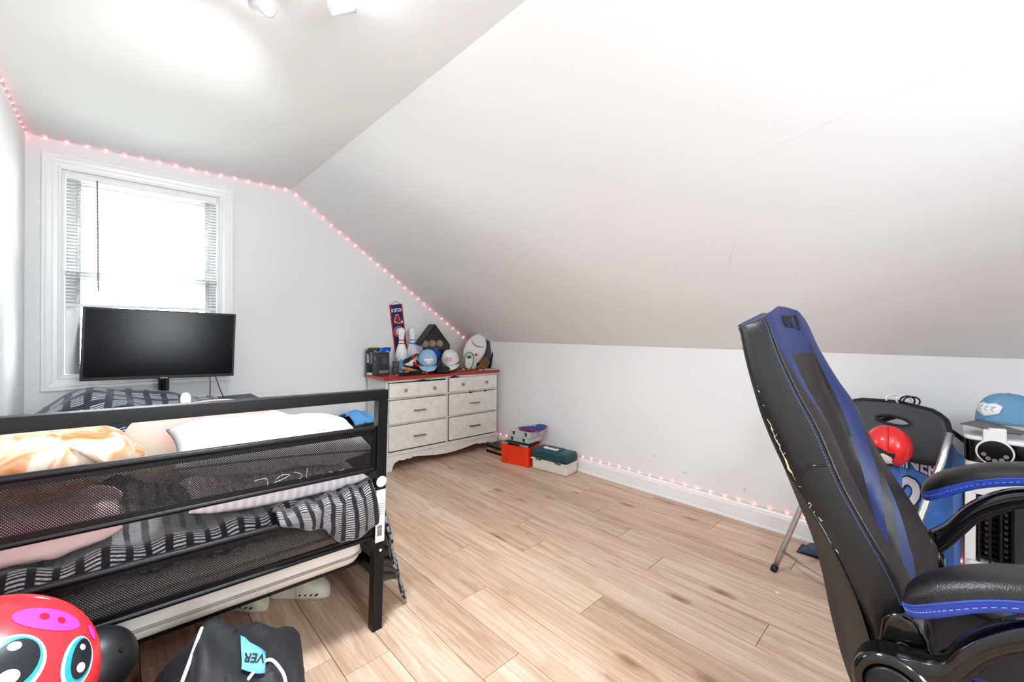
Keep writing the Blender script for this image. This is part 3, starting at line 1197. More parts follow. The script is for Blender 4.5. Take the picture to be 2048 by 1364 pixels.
M['pink'] = mat('blush_pink_plush', (235, 190, 178), 0.9, sheen=0.3)
M['creamplush'] = mat('cream_plush', (232, 218, 196), 0.9, sheen=0.3)


def two_tone():
    m = mat('pink_and_cream_plush', (235, 190, 178), 0.9, sheen=0.3)
    nt = m.node_tree
    b = nt.nodes['Principled BSDF']
    tc = node(nt, 'ShaderNodeTexCoord')
    sx = node(nt, 'ShaderNodeSeparateXYZ')
    nt.links.new(tc.outputs['Object'], sx.inputs[0])
    mth = node(nt, 'ShaderNodeMath', operation='MULTIPLY_ADD')
    mth.inputs[1].default_value = 0.9
    nt.links.new(sx.outputs['Z'], mth.inputs[0])
    nt.links.new(sx.outputs['X'], mth.inputs[2])
    r = ramp(nt, [(0.0, (216, 200, 176)), (0.06, (222, 184, 170)), (0.2, (222, 168, 160))])
    nt.links.new(mth.outputs[0], r.inputs['Fac'])
    nt.links.new(r.outputs[0], b.inputs['Base Color'])
    return m


pk = thing('pink_plush', 'long pink and cream plush toy lying behind the white pillow', 'plush toy', (0.255, 2.155, 0.575))
lump('body', (0.01, 0.0, 0.165), 0.265, 0.125, 0.160, two_tone(), pk, 0.008, 5, 4, p=0.8)
lump('ear', (0.275, -0.02, 0.225), 0.055, 0.03, 0.026, M['creamplush'], pk, 0.004, 20, 1, Matrix.Rotation(0.35, 4, 'Y'))
lump('ear', (-0.055, 0.02, 0.335), 0.018, 0.016, 0.028, M['creamplush'], pk, 0.003, 20, 2)
lump('foot', (0.285, -0.01, 0.155), 0.035, 0.05, 0.045, M['grey'], pk, 0.004, 20, 3)

# ------------------------------------------------------------------ TV and console
cs = thing('tv_console', 'narrow black console table under the television', 'console', (0.27, 3.56, 0))
obj('table_top', MB().box(-0.47, 0.47, -0.14, 0.14, 0.69, 0.709), M['blackplastic'], cs, bevel=0.003)
for sx_ in (-1, 1):
    for sy_ in (-1, 1):
        obj('leg', MB().box(sx_ * 0.45 - 0.012, sx_ * 0.45 + 0.012, sy_ * 0.12 - 0.012, sy_ * 0.12 + 0.012, 0, 0.69), M['blackmetal'], cs)
obj('lower_shelf', MB().box(-0.438, 0.438, -0.13, 0.13, 0.25, 0.266), M['blackplastic'], cs)
tv = thing('television', 'flat black television standing in front of the window', 'television', (0.212, 3.50, 0.709))
RT = Matrix.Translation((0.006, 0, 0.393)) @ Matrix.Rotation(math.radians(1.7), 4, 'Y')
obj('housing', MB().box(-0.379, 0.379, -0.012, 0.014, -0.2185, 0.2185).box(-0.28, 0.28, 0.010, 0.05, -0.17, 0.10).xf(RT), M['blackplastic'], tv, bevel=0.004)
obj('screen', MB().box(-0.366, 0.366, -0.0135, -0.0118, -0.199, 0.208).xf(RT), M['screen'], tv)
obj('brand_badge', MB().box(-0.018, 0.018, -0.0136, -0.0122, -0.2165, -0.2125).xf(RT), M['silver'], tv)
obj('neck', MB().tube([(0.0, 0.02, 0.012), (0.0, 0.02, 0.20)], 0.029, 20), M['blackgloss'], tv, smooth=False)
obj('base', MB().lathe([(0, 0), (0.12, 0), (0.12, 0.006), (0.03, 0.014), (0, 0.014)], 32), M['blackgloss'], tv)
obj('cable', MB().tube(catmull([(0.243, 0.0, 0.175), (0.243, -0.01, 0.10), (0.242, 0.0, 0.004)], 5), 0.0028, 6), M['blackplastic'], tv)
obj('cable', MB().tube(catmull([(0.272, 0.0, 0.175), (0.295, -0.005, 0.09), (0.325, 0.0, 0.004)], 5), 0.0028, 6), M['blackplastic'], tv)

# ------------------------------------------------------------------ waste bin with cloth
bn = thing('waste_bin', 'round black bin on the floor left of the dresser', 'bin', (1.345, 3.26, 0))
obj('body', MB().lathe([(0.0, 0.0), (0.15, 0.0), (0.188, 0.465), (0.193, 0.468), (0.193, 0.482), (0.186, 0.484), (0.182, 0.47), (0.145, 0.012), (0.0, 0.012)], 40), M['blackplastic'], bn, smooth=True)
mb = MB()


def cloth_fn(u, v):
    a, b2 = u - 0.5, v
    x = 0.035 + 0.16 * a + 0.02 * b2
    y = 0.185 - 0.30 * b2
    z = 0.492 + 0.045 * math.sin(b2 * math.pi) + 0.012 * math.cos(a * 9) + 0.010 * nz(u * 4, v * 4, 3) - (0.03 if v > 0.97 else 0)
    return Vector((x, y, z))


mb.grid(cloth_fn, 18, 18)
tag(obj('blue_cloth', mb, mat('light_blue_cloth', (98, 164, 220), 0.9, bump=0.3, bscale=200), None, smooth=True, solid=0.012, loc=(1.345, 3.26, 0)), 'light blue cloth draped over the rim of the black bin', 'cloth')
# ================================================================== DRESSER
M['chalk'] = mat('scuffed_white_paint', (226, 222, 215), 0.6, var=0.10, vscale=26, bump=0.15, bscale=120)
M['redtop'] = mat('worn_red_gloss_paint', (170, 38, 28), 0.3, var=0.15, vscale=12)
DR = -math.atan2(0.068, 1.178)
dr = thing('dresser', 'worn white six-drawer dresser with a red painted top', 'dresser', (1.638, 3.274, 0), rz=DR)
DWd, DDp = 1.18, 0.425
body = MB()
body.box(0, 0.02, 0, DDp, 0.05, 0.772)
body.box(DWd - 0.02, DWd, 0, DDp, 0.05, 0.772)
body.box(0.02, DWd - 0.02, DDp - 0.012, DDp, 0.12, 0.772)
body.box(0.02, DWd - 0.02, 0.012, DDp - 0.012, 0.13, 0.145)
body.box(0.02, DWd - 0.02, 0.0, 0.02, 0.752, 0.772)
body.box(0.578, 0.602, 0.0, 0.02, 0.145, 0.752)
body.box(0.02, DWd - 0.02, 0.0, 0.02, 0.602, 0.622)
body.box(0.02, DWd - 0.02, 0.0, 0.02, 0.382, 0.398)
body.box(0.02, DWd - 0.02, 0.004, 0.4, 0.612, 0.618)
body.box(0.02, DWd - 0.02, 0.004, 0.4, 0.387, 0.393)
obj('carcass', body, M['chalk'], dr, bevel=0.002)
tp = obj('top', MB().box(-0.028, DWd + 0.022, -0.024, DDp + 0.005, 0.774, 0.797), M['redtop'], dr, bevel=0.007, seg=3)
tp['label'] = 'red painted dresser top'
# scalloped apron and feet
ap = [(0.0, 0.0), (0.05, 0.0)]
cur = [(0.055, 0.03), (0.075, 0.066), (0.12, 0.082), (0.16, 0.074), (0.185, 0.084), (0.215, 0.076), (0.245, 0.088), (0.30, 0.084), (0.38, 0.072), (0.46, 0.062), (0.52, 0.058), (0.59, 0.055)]
ap += cur + [(DWd - x, z) for x, z in reversed(cur[:-1])] + [(DWd - 0.05, 0.0), (DWd, 0.0), (DWd, 0.15), (0, 0.15)]
obj('apron', MB().prism(ap, -0.006, 0.014), M['chalk'], dr)
obj('base_moulding', MB().box(-0.008, DWd + 0.008, -0.014, 0.0, 0.132, 0.150).box(-0.006, DWd + 0.006, -0.010, 0.0, 0.150, 0.160), M['chalk'], dr, bevel=0.003)
for x in (0.0, DWd - 0.05):
    obj('foot', MB().box(x, x + 0.05, DDp - 0.05, DDp, 0.0, 0.13), M['chalk'], dr)
obj('side_foot', MB().prism([(0, 0), (0.05, 0), (0.06, 0.05), (0.10, 0.08), (DDp - 0.06, 0.08), (DDp - 0.05, 0.0), (DDp, 0.0), (DDp, 0.13), (0, 0.13)], 0, 0.016, frame((0.0, 0, 0), (0, 1, 0), (-1, 0, 0))), M['chalk'], dr)


def drawer(x0, x1, z0, z1, kind, out=0.0, tilt=0.0):
    cx, cz = (x0 + x1) / 2, (z0 + z1) / 2
    Mx = Matrix.Translation((cx, -out, cz)) @ Matrix.Rotation(tilt, 4, 'Y')
    w, hh = (x1 - x0) / 2, (z1 - z0) / 2
    d = obj('drawer', MB().box(-w, w, -0.018, 0.004, -hh, hh).box(-w + 0.012, w - 0.012, 0.004, 0.34, -hh + 0.006, hh - 0.02).xf(Mx), M['chalk'], dr, bevel=0.005, seg=2)
    if kind == 'knobs':
        obj('centre_rib', MB().box(-0.011, 0.011, -0.0215, -0.018, -hh + 0.004, hh - 0.004).xf(Mx), M['chalk'], d, bevel=0.0015)
        for sx_ in (-0.5, 0.5):
            K = Mx @ frame((sx_ * w, -0.018, 0.0), (1, 0, 0), (0, 0, 1))
            obj('knob', MB().lathe([(0.0, -0.001), (0.006, -0.001), (0.0055, 0.010), (0.013, 0.016), (0.0145, 0.022), (0.010, 0.027), (0.0, 0.028)], 18, K), M['steel'], d, smooth=True)
    else:
        pts = [(-0.058, -0.016, 0), (-0.058, -0.038, 0.0), (0.058, -0.038, 0.0), (0.058, -0.016, 0)]
        mb = MB()
        for s in (-1, 1):
            mb.box(s * 0.050 - 0.004, s * 0.050 + 0.004, -0.040, -0.017, -0.005, 0.005)
        mb.box(-0.060, 0.060, -0.044, -0.036, -0.006, 0.006)
        obj('bar_handle', mb.xf(Mx @ Matrix.Rotation(0.03, 4, 'Y')), M['steel'], d, bevel=0.002)
    return d


for (xa, xb, q) in ((0.016, 0.574, 0), (0.606, 1.164, 1)):
    drawer(xa, xb, 0.624 - 0.002, 0.744 if q == 0 else 0.752, 'knobs', 0.012 if q == 0 else 0.004, 0.012 if q == 0 else 0.004)
    drawer(xa, xb, 0.400, 0.598, 'bar', 0.004, 0.003)
    drawer(xa, xb, 0.172, 0.380, 'bar', 0.004, -0.002)
# clothes poking out of the drawers
for (x, z, w, hh) in ((0.33, 0.752, 0.16, 0.012), (0.665, 0.760, 0.10, 0.014), (0.845, 0.598, 0.035, 0.012), (1.02, 0.598, 0.028, 0.010)):
    mb = MB()
    mb.grid(lambda u, v: Vector((x - w / 2 + w * u, -0.026 + 0.02 * v * v, z - 0.004 + hh * math.sin(u * math.pi) * v + 0.002 * math.sin(u * 14))), 14, 4)
    obj('clothing_edge', mb, M['ink'], dr, smooth=True, solid=0.003)

ZT = 0.797


def DW(x, y, z=0.0):
    """dresser-local to world"""
    return Matrix.Translation((1.638, 3.274, 0)) @ Matrix.Rotation(DR, 4, 'Z') @ Vector((x, y, ZT + z))


# ------------------------------------------------------------------ things on the dresser
def boxthing(name, label, cat, c, dims, rz, m_, bevel=0.002, rot=None):
    t = thing(name, label, cat, c, rot=rot if rot else (0, 0, rz))
    a, b2, h2 = dims
    obj('body', MB().box(-a / 2, a / 2, -b2 / 2, b2 / 2, 0, h2), m_, t, bevel=bevel)
    return t


# tall black carton with sunglasses on it
M['carton'] = mat('black_printed_carton', (38, 38, 40), 0.45, var=0.3, vscale=25)
cx = boxthing('black_carton', 'tall black printed carton with sunglasses on top at the left end of the dresser', 'box', (1.712, 3.53, ZT), (0.112, 0.105, 0.205), math.radians(4), M['carton'])
mb = MB()
for i in range(6):
    mb.box(-0.02, -0.02 + (0.052 if i % 2 else 0.045), -0.0533, -0.0527, 0.155 - 0.010 * i, 0.158 - 0.010 * i)
mb.box(-0.045, 0.02, -0.0533, -0.0527, 0.172, 0.176)
obj('printed_text', mb, M['inkgrey'], cx)
obj('barcode_panel', MB().box(-0.045, 0.048, -0.0533, -0.0527, 0.018, 0.045), mat('grey_panel', (120, 118, 116), 0.6), cx)
obj('printed_mark', MB().box(-0.0566, -0.0560, -0.01, 0.012, 0.13, 0.17).box(-0.0566, -0.0560, 0.0, 0.014, 0.08, 0.11), M['inkgrey'], cx)

bk = boxthing('printed_packet', 'small black and teal packet with white lettering behind the black carton', 'packet', (1.675, 3.675, ZT + 0.0), (0.075, 0.022, 0.22), math.radians(4), mat('teal_black_print', (44, 64, 66), 0.5), 0.001)
for i, (w, zz) in enumerate(((0.10, 0.145),)):
    text('printed_letters', 'BODY', 0.030, M['white'], bk, frame((-0.022, -0.0115, 0.145), (0, 0, 1), (-1, 0, 0)), 0.0003, 0.0012)
    text('printed_letters', 'WORKS', 0.030, M['white'], bk, frame((0.012, -0.0115, 0.145), (0, 0, 1), (-1, 0, 0)), 0.0003, 0.0012)

M['lensblue'] = mat('mirrored_blue_lens', (24, 88, 235), 0.08, metal=0.6)
M['lensdark'] = mat('dark_lens', (36, 36, 34), 0.1, spec=0.8)


def sunglasses(label, c, rz, frame_m, lens_m):
    t = thing('sunglasses', label, 'sunglasses', c, rz, group='sunglasses on the black carton')
    mb = MB()

    def lens(u, v):
        a = (u - 0.5) * 2.5
        r = 0.068
        notch = 0.012 * max(0, 1 - abs(u - 0.5) / 0.1)
        zb = 0.003 + notch + 0.006 * abs(u - 0.5) * 2
        return Vector((r * math.sin(a), -r * math.cos(a) * 0.72, zb + v * (0.040 - zb - 0.010 * (abs(u - 0.5) * 2) ** 2)))
    mb.grid(lens, 24, 6)
    obj('lens', mb, lens_m, t, smooth=True, solid=0.002)
    pts = []
    for i in range(25):
        a = (i / 24 - 0.5) * 2.5
        pts.append((0.069 * math.sin(a), -0.069 * math.cos(a) * 0.72, 0.041 - 0.010 * (abs(i / 24 - 0.5) * 2) ** 2))
    obj('brow_bar', MB().tube(pts, 0.003, 6), frame_m, t, smooth=True)
    for s in (-1, 1):
        obj('temple', MB().tube(catmull([(s * 0.0655, -0.0155, 0.030), (s * 0.066, 0.03, 0.028), (s * 0.060, 0.062, 0.022), (s * 0.055, 0.085, 0.004)], 4), 0.0028, 6), frame_m, t, smooth=True)
    return t


sunglasses('sunglasses with blue mirrored lenses on the black carton', (1.728, 3.505, ZT + 0.2052), math.radians(12), M['blackplastic'], M['lensblue'])
sunglasses('dark sunglasses with a yellow frame behind the blue mirrored pair', (1.690, 3.60, ZT + 0.2052), math.radians(-30), mat('yellow_frame', (208, 196, 70), 0.4), M['lensdark'])

ec = thing('earbud_case', 'small white earbud case at the left back corner of the dresser top', 'case', (1.640, 3.60, ZT), math.radians(2))
obj('shell', MB().box(-0.014, 0.014, -0.03, 0.03, 0.0, 0.018), M['white'], ec, bevel=0.006, seg=3)
obj('led_mark', MB().box(-0.0146, -0.0138, -0.008, 0.008, 0.007, 0.010), M['inkgrey'], ec)

# glass jar with odds and ends
gj = thing('glass_jar', 'clear glass jar right of the black carton', 'jar', (1.842, 3.50, ZT))
M['clearglass'] = mat('clear_jar_glass', (190, 200, 200), 0.08, trans=0.9)
obj('glass', MB().lathe([(0.0, 0.001), (0.028, 0.001), (0.030, 0.01), (0.028, 0.09), (0.031, 0.115), (0.031, 0.118), (0.0285, 0.118), (0.026, 0.09), (0.028, 0.012), (0.0, 0.006)], 24), M['clearglass'], gj, smooth=True)
for i in range(5):
    a = i * 1.3
    lump('trinket', (0.012 * math.cos(a), 0.012 * math.sin(a), 0.018 + 0.008 * i), 0.011, 0.009, 0.008, mat('trinket_%d' % i, [(190, 150, 60), (120, 130, 90), (180, 90, 50), (150, 150, 150), (90, 110, 70)][i], 0.5), gj, 0.002, 60, i, n=12, mm=8)


# bowling pins
def pin(label, c, stripe, zoff=0.0):
    t = thing('bowling_pin', label, 'bowling pin', c, group='bowling pins on the dresser')
    prof = [(0.0, 0.0), (0.026, 0.0), (0.029, 0.01), (0.036, 0.04), (0.050, 0.085), (0.0575, 0.118), (0.055, 0.15), (0.044, 0.19), (0.032, 0.225), (0.0245, 0.254), (0.0235, 0.27), (0.026, 0.30), (0.031, 0.335), (0.0315, 0.352), (0.026, 0.372), (0.014, 0.384), (0.0, 0.387)]
    obj('body', MB().lathe(prof, 28), M['white'], t, smooth=True)
    for (z0, z1) in ((0.232, 0.242), (0.262, 0.272)):
        pr = [(lerp_tab([(z, r) for r, z in prof[1:-1]], zz) + 0.0006, zz) for zz in (z0, (z0 + z1) / 2, z1)]
        mb = MB()
        n = 28
        vs = [(r * math.cos(6.2832 * k / n), r * math.sin(6.2832 * k / n), z) for r, z in pr for k in range(n)]
        fs = [(i * n + k, i * n + (k + 1) % n, (i + 1) * n + (k + 1) % n, (i + 1) * n + k) for i in range(2) for k in range(n)]
        obj('stripe', mb.add(vs, fs), stripe, t, smooth=True)
    return t


M['stripeblue'] = mat('blue_band', (28, 84, 190), 0.4)
ZP = 0.040
pin('bowling pin with red bands in front of the team banner', (1.955, 3.60, ZT + ZP), M['redmat'])
pin('bowling pin with blue bands in front of the team banner', (2.078, 3.615, ZT + ZP), M['stripeblue'])
tag(obj('storage_tray', MB().box(1.89, 2.145, 3.545, 3.672, ZT, ZT + ZP), mat('dark_wood_tray', (60, 44, 38), 0.6), None, bevel=0.004), 'dark low tray under the two bowling pins', 'tray')

# Boston banner
bn2 = thing('team_banner', 'tall navy team banner with red border hanging on the end wall behind the pins', 'banner', (2.012, YE - 0.004, 1.13), rot=(0, math.radians(-7.5), 0))
obj('cloth', MB().box(-0.062, 0.062, -0.002, 0.002, -0.32, 0.32), M['navy'], bn2)
mb = MB()
for s in (-1, 1):
    mb.box(s * 0.062 - 0.006, s * 0.062 + 0.006, -0.004, 0.003, -0.32, 0.32)
obj('border', mb, M['redmat'], bn2)
obj('dowel', MB().tube([(-0.07, 0, 0.32), (0.07, 0, 0.32)], 0.004, 8), mat('dark_wood_dowel', (62, 40, 34), 0.5), bn2)
obj('hanging_cord', MB().tube(catmull([(-0.05, 0, 0.323), (-0.02, 0, 0.347), (0.0, 0, 0.354), (0.02, 0, 0.347), (0.05, 0, 0.323)], 4), 0.002, 6), mat('brown_cord', (84, 58, 44), 0.8), bn2)
BF = lambda x, z, y=-0.0026: frame((x, y, z), (1, 0, 0), (0, 0, 1))
text('team_name', 'BOSTON', 0.046, M['white'], bn2, BF(0, 0.265), 0.0004, 0.0011, sx=0.66)


def sock(x, z, s, parent, flip=1):
    outl = [(-0.012, 0.030), (0.000, 0.034), (0.010, 0.028), (0.014, 0.006), (0.020, -0.006), (0.034, -0.012), (0.036, -0.022), (0.022, -0.026), (0.006, -0.028), (-0.004, -0.022), (-0.018, -0.020), (-0.026, -0.010), (-0.020, 0.004), (-0.014, 0.016)]
    big = [(x + 1.16 * a * s * flip, z + 1.14 * b2 * s) for a, b2 in outl]
    sm_ = [(x + a * s * flip, z + b2 * s) for a, b2 in outl]
    o1 = obj('sock_outline', MB().prism(big, -0.0030, -0.0022), M['white'], parent)
    o2 = obj('sock_mark', MB().prism(sm_, -0.0036, -0.0028), M['redmat'], parent)
    obj('sock_tip', MB().prism([(x + 0.028 * s * flip, z - 0.010 * s), (x + 0.036 * s * flip, z - 0.012 * s), (x + 0.036 * s * flip, z - 0.022 * s), (x + 0.030 * s * flip, z - 0.024 * s)], -0.0040, -0.0034).prism([(x - 0.026 * s * flip, z - 0.008 * s), (x - 0.018 * s * flip, z - 0.012 * s), (x - 0.018 * s * flip, z - 0.020 * s), (x - 0.026 * s * flip, z - 0.012 * s)], -0.0040, -0.0034), M['white'], parent)


sock(0.0, 0.175, 1.35, bn2)
mb = MB().lathe([(0.036, -0.0006), (0.050, -0.0006), (0.050, 0.0006), (0.036, 0.0006), (0.036, -0.0006)], 36, BF(0.0, 0.055))
obj('ring_mark', mb, M['redmat'], bn2)
obj('ring_edge', MB().lathe([(0.050, -0.0006), (0.053, -0.0006), (0.053, 0.0006), (0.050, 0.0006), (0.050, -0.0006)], 36, BF(0.0, 0.055)), M['white'], bn2)
obj('ring_centre', MB().lathe([(0.0, 0.0003), (0.036, 0.0003), (0.036, -0.0004), (0.0, -0.0004)], 36, BF(0.0, 0.055)), M['white'], bn2)
sock(0.0, 0.055, 0.62, bn2)
text('team_initial', 'B', 0.085, M['redmat'], bn2, BF(0, -0.08), 0.0004, 0.002)

# home-plate display case with three baseballs
pc = thing('display_case', 'black home-plate shaped display case leaning on the end wall', 'display case', (2.335, 3.665, ZT))
M['caseblack'] = mat('black_display_case', (26, 27, 28), 0.4)
oc = [(-0.18, 0.0), (0.18, 0.0), (0.18, 0.255), (0.0, 0.465), (-0.18, 0.255)]
ic = [(-0.165, 0.015), (0.165, 0.015), (0.165, 0.249), (0.0, 0.441), (-0.165, 0.249)]
n = 5
vs = [Vector((x, -0.055, z)) for x, z in oc] + [Vector((x, -0.055, z)) for x, z in ic] + [Vector((x, 0.045, z)) for x, z in ic] + [Vector((x, 0.06, z)) for x, z in oc]
fs = []
for i in range(5):
    j = (i + 1) % 5
    fs += [(i, j, 5 + j, 5 + i), (5 + i, 5 + j, 10 + j, 10 + i), (i, 15 + i, 15 + j, j)]
fs += [(10, 11, 12, 13, 14), (19, 18, 17, 16, 15)]
obj('frame', MB().add(vs, fs), M['caseblack'], pc)
obj('shelf', MB().box(-0.165, 0.165, -0.045, 0.045, 0.222, 0.228), M['caseblack'], pc)
obj('acrylic_cover', MB().prism(ic, -0.053, -0.051), M['glass'], pc)
M['oldball'] = mat('tan_old_baseball', (198, 170, 134), 0.6, var=0.15, vscale=40)
M['seam'] = mat('red_seam', (190, 40, 48), 0.7)


def baseball(c, label, group, r=0.037, m_=None, rz=0.0):
    t = thing('baseball', label, 'baseball', c, rz, group)
    obj('cover', MB().ell((0, 0, 0), r, r, r, 24, 16), m_ or M['oldball'], t, smooth=True)
    pts = []
    for i in range(60):
        a = 2 * math.pi * i / 60
        p = Vector((math.cos(a) + 0.45 * math.cos(3 * a) * 0.6, math.sin(a) - 0.45 * math.sin(3 * a) * 0.6, 1.1 * math.sin(2 * a))).normalized() * (r * 1.003)
        pts.append(p)
    obj('stitching', MB().tube(pts, 0.0012, 5, closed=True), mat('worn_seam', (150, 92, 70), 0.8), t, smooth=True)
    return t


for i, xx in enumerate((2.247, 2.335, 2.423)):
    baseball((xx, 3.662, ZT + 0.228 + 0.0375), ['leftmost', 'middle', 'rightmost'][i] + ' of the three tan baseballs in the display case', 'baseballs in the display case', rz=i * 0.9)


# ------------------------------------------------------------------ caps
def cap(label, c, rz, tilt, crown_m, brim_m, under_m, logo=None, group='caps on the dresser', roll=0.0, squash=1.0):
    t = thing('baseball_hat', label, 'cap', c, group=group)
    t.matrix_world = Matrix.Translation(c) @ Matrix.Rotation(rz, 4, 'Z') @ Matrix.Rotation(roll, 4, 'Y') @ Matrix.Rotation(tilt, 4, 'X')
    mb = MB()

    def crown(u, v):
        a = 2 * math.pi * u
        ph = v * math.pi / 2
        rx, ry, rz_ = 0.084, 0.097, 0.112 * squash
        k = math.cos(ph) ** 0.75
        front = max(0, -math.sin(a))
        return Vector((rx * k * math.cos(a), ry * k * math.sin(a), rz_ * math.sin(ph) ** 0.9 * (1 + 0.0 * front)))
    mb.grid(crown, 36, 14, closed_u=True)
    obj('crown', mb, crown_m, t, smooth=True, solid=0.003)
    for i in range(6):
        a = math.pi / 6 + i * math.pi / 3
        pts = [crown(a / (2 * math.pi), v / 12) * 1.012 for v in range(13)]
        obj('seam', MB().tube(pts, 0.0012, 5), crown_m, t, smooth=True)
    obj('button', MB().ell((0, 0, 0.1125 * squash), 0.008, 0.008, 0.005, 12, 6), crown_m, t, smooth=True)

    def brim(u, v):
        a = math.radians(180 + 22 + u * 136)
        x0, y0 = 0.086 * math.cos(a), 0.099 * math.sin(a)
        ext = 0.072 * math.sin((u) * math.pi) ** 0.6
        return Vector((x0 * (1 + 0.02 * v), y0 - ext * v, 0.004 - 0.26 * x0 * x0 / 0.084 - 0.012 * v))
    mb = MB()
    mb.grid(brim, 28, 6)
    b_ = obj('brim', mb, brim_m, t, smooth=True, solid=0.004)
    mb = MB()
    mb.grid(lambda u, v: brim(0.02 + 0.96 * u, 0.02 + 0.94 * v) - Vector((0, 0, 0.0035)), 28, 6)
    obj('underbrim', mb, under_m, b_, smooth=True)
    if logo:
        logo(t, crown)
    return t


M['skycap'] = mat('light_blue_twill', (148, 188, 222), 0.85, bump=0.3, bscale=400)
M['steelcap'] = mat('dusty_blue_twill', (104, 152, 186), 0.85, bump=0.3, bscale=400)
M['whitecap'] = mat('white_twill', (232, 230, 228), 0.85, bump=0.3, bscale=400)
M['blackcap'] = mat('black_twill', (34, 33, 34), 0.85, bump=0.3, bscale=400)


def cap_logo(t, crown):
    # white home plate with lettering lying on the front of the crown
    mb = MB()

    def surf(x, z):
        best = Vector((x, -0.0985 * max(0.0, 1 - (x / 0.086) ** 2) ** 0.5 * (max(0.0, 1 - (z / 0.116) ** 2.3)) ** 0.45, z))
        return best + Vector((0, -0.004, 0))
    outl = [(-0.042, 0.070), (-0.020, 0.078), (0.0, 0.074), (0.020, 0.080), (0.042, 0.070), (0.038, 0.042), (0.0, 0.024), (-0.038, 0.042)]
    cpt = surf(0, 0.055)
    vs = [cpt] + [surf(x, z) for x, z in outl] + [surf(x * 0.5, 0.055 + (z - 0.055) * 0.5) for x, z in outl]
    nn = len(outl)
    fs = []
    for i in range(nn):
        j = (i + 1) % nn
        fs += [(0, 1 + nn + i, 1 + nn + j), (1 + nn + i, 1 + i, 1 + j, 1 + nn + j)]
    obj('plate_logo', mb.add(vs, fs), M['white'], t, smooth=True, solid=0.002)
    mb = MB()
    for i in range(3):
        x = -0.020 + 0.02 * i
        pts = [surf(x - 0.006, 0.064) + Vector((0, -0.0015, 0)), surf(x + 0.006, 0.066) + Vector((0, -0.0015, 0)), surf(x - 0.005, 0.054) + Vector((0, -0.0015, 0)), surf(x + 0.006, 0.048) + Vector((0, -0.0015, 0))]
        mb.tube(pts, 0.0016, 5)
    obj('logo_letters', mb, mat('pale_blue_thread', (120, 160, 196), 0.8), t)


def stitch_logo(t, crown):
    mb = MB()
    for i in range(4):
        u = (270 - 26 + i * 13) / 360
        for s in (-1, 1):
            p = [crown(u + s * 0.012, 0.30) * 1.02, crown(u - 0.006, 0.37) * 1.02, crown(u + s * 0.012, 0.37 + 0.07) * 1.02]
        q = [crown(u + 0.014, 0.24) * 1.025, crown(u - 0.010, 0.36) * 1.025, crown(u + 0.014, 0.48) * 1.025]
        mb.tube(q, 0.0028, 6)
    obj('red_stitches', mb, M['seam'], t)


cap('light blue baseball cap with white plate logo on the cluttered dresser', (2.125, 3.41, ZT + 0.108), math.radians(-28), math.radians(26), M['skycap'], M['skycap'], M['skycap'], cap_logo)
cap('white baseball cap with red stitches right of the light blue cap', (2.385, 3.41, ZT + 0.098), math.radians(-40), math.radians(24), M['whitecap'], M['whitecap'], M['whitecap'], stitch_logo, roll=math.radians(-6))
cap('black baseball cap lying low in front of the white cap', (2.262, 3.375, ZT + 0.024), math.radians(-30), math.radians(0), M['blackcap'], M['blackcap'], M['blackcap'], squash=0.3)
tag(obj('blue_booklet', MB().box(-0.045, 0.045, -0.004, 0.004, -0.07, 0.07), [M['stripeblue']], None, bevel=0.001, loc=(2.262, 3.515, ZT + 0.145)), 'blue and navy booklet leaning behind the light blue cap', 'booklet').rotation_euler = (0.15, math.radians(33), 0.1)
obj('dark_edge', MB().box(0.045, 0.075, -0.005, 0.005, -0.07, 0.07), M['navy'], bpy.data.objects['blue_booklet'])


# grey cloth heap
def cloth_heap(name, label, c, rx, ry, rz_, m_, seed, cat='cloth', amp=0.025):
    mb = MB()

    def fn(u, v):
        a = 2 * math.pi * u
        r = v
        x, y = rx * r * math.cos(a), ry * r * math.sin(a)
        z = rz_ * (1 - r ** 2.2) * (0.85 + 0.5 * nz(x * 14 + seed, y * 14, seed)) + amp * (1 - r) * nz(x * 28, y * 28 + seed, 2) + 0.002
        return Vector((x, y, max(0.0015, z)))
    mb.grid(fn, 36, 14, closed_u=True)
    return tag(obj(name, mb, m_, None, smooth=True, solid=0.003, loc=c), label, cat)


cloth_heap('grey_cloth', 'dark grey cloth heaped behind the white cap on the dresser', (2.43, 3.555, ZT), 0.17, 0.055, 0.195, M['grey'], 3)
cloth_heap('black_cloth', 'crumpled black cloth between the plastic bag and the light blue cap', (2.035, 3.50, ZT), 0.075, 0.050, 0.11, M['blackcap'], 6)
cloth_heap('blue_wrap', 'sky blue cloth under the red banded bowling pin', (1.905, 3.515, ZT), 0.034, 0.028, 0.155, mat('sky_blue_cloth', (96, 160, 208), 0.8), 9)

# zip bag of white things
zb = thing('zip_bag', 'clear zip bag with white contents in front of the blue banded pin', 'bag', (2.075, 3.525, ZT + 0.10))
M['film'] = mat('clear_bag_film', (225, 228, 236), 0.15, alpha=0.35)
mb = MB()


def bagf(u, v):
    a, b2 = 2 * u - 1, v
    y = -0.028 * math.sin(b2 * math.pi) * (1 - a * a) + 0.004 * nz(u * 7, v * 7, 2)
    return Vector((0.062 * a + 0.02 * (b2 - 0.5), y, 0.165 * b2 - 0.02 * a + 0.004 * nz(u * 9, v * 5, 8)))


mb.grid(bagf, 16, 14)
mb.grid(lambda u, v: bagf(u, v) * 1 + Vector((0, 0.030 * math.sin(v * math.pi) * (1 - (2 * u - 1) ** 2), 0)), 16, 14)
obj('film', mb, M['film'], zb, smooth=True)
lump('contents', (-0.012, -0.002, 0.055), 0.045, 0.018, 0.058, M['cotton'], zb, 0.006, 40, 3)
obj('zip_strip', MB().tube([bagf(i / 10, 0.97) for i in range(11)], 0.005, 6), mat('blue_zip', (70, 100, 200), 0.4), zb, smooth=True)

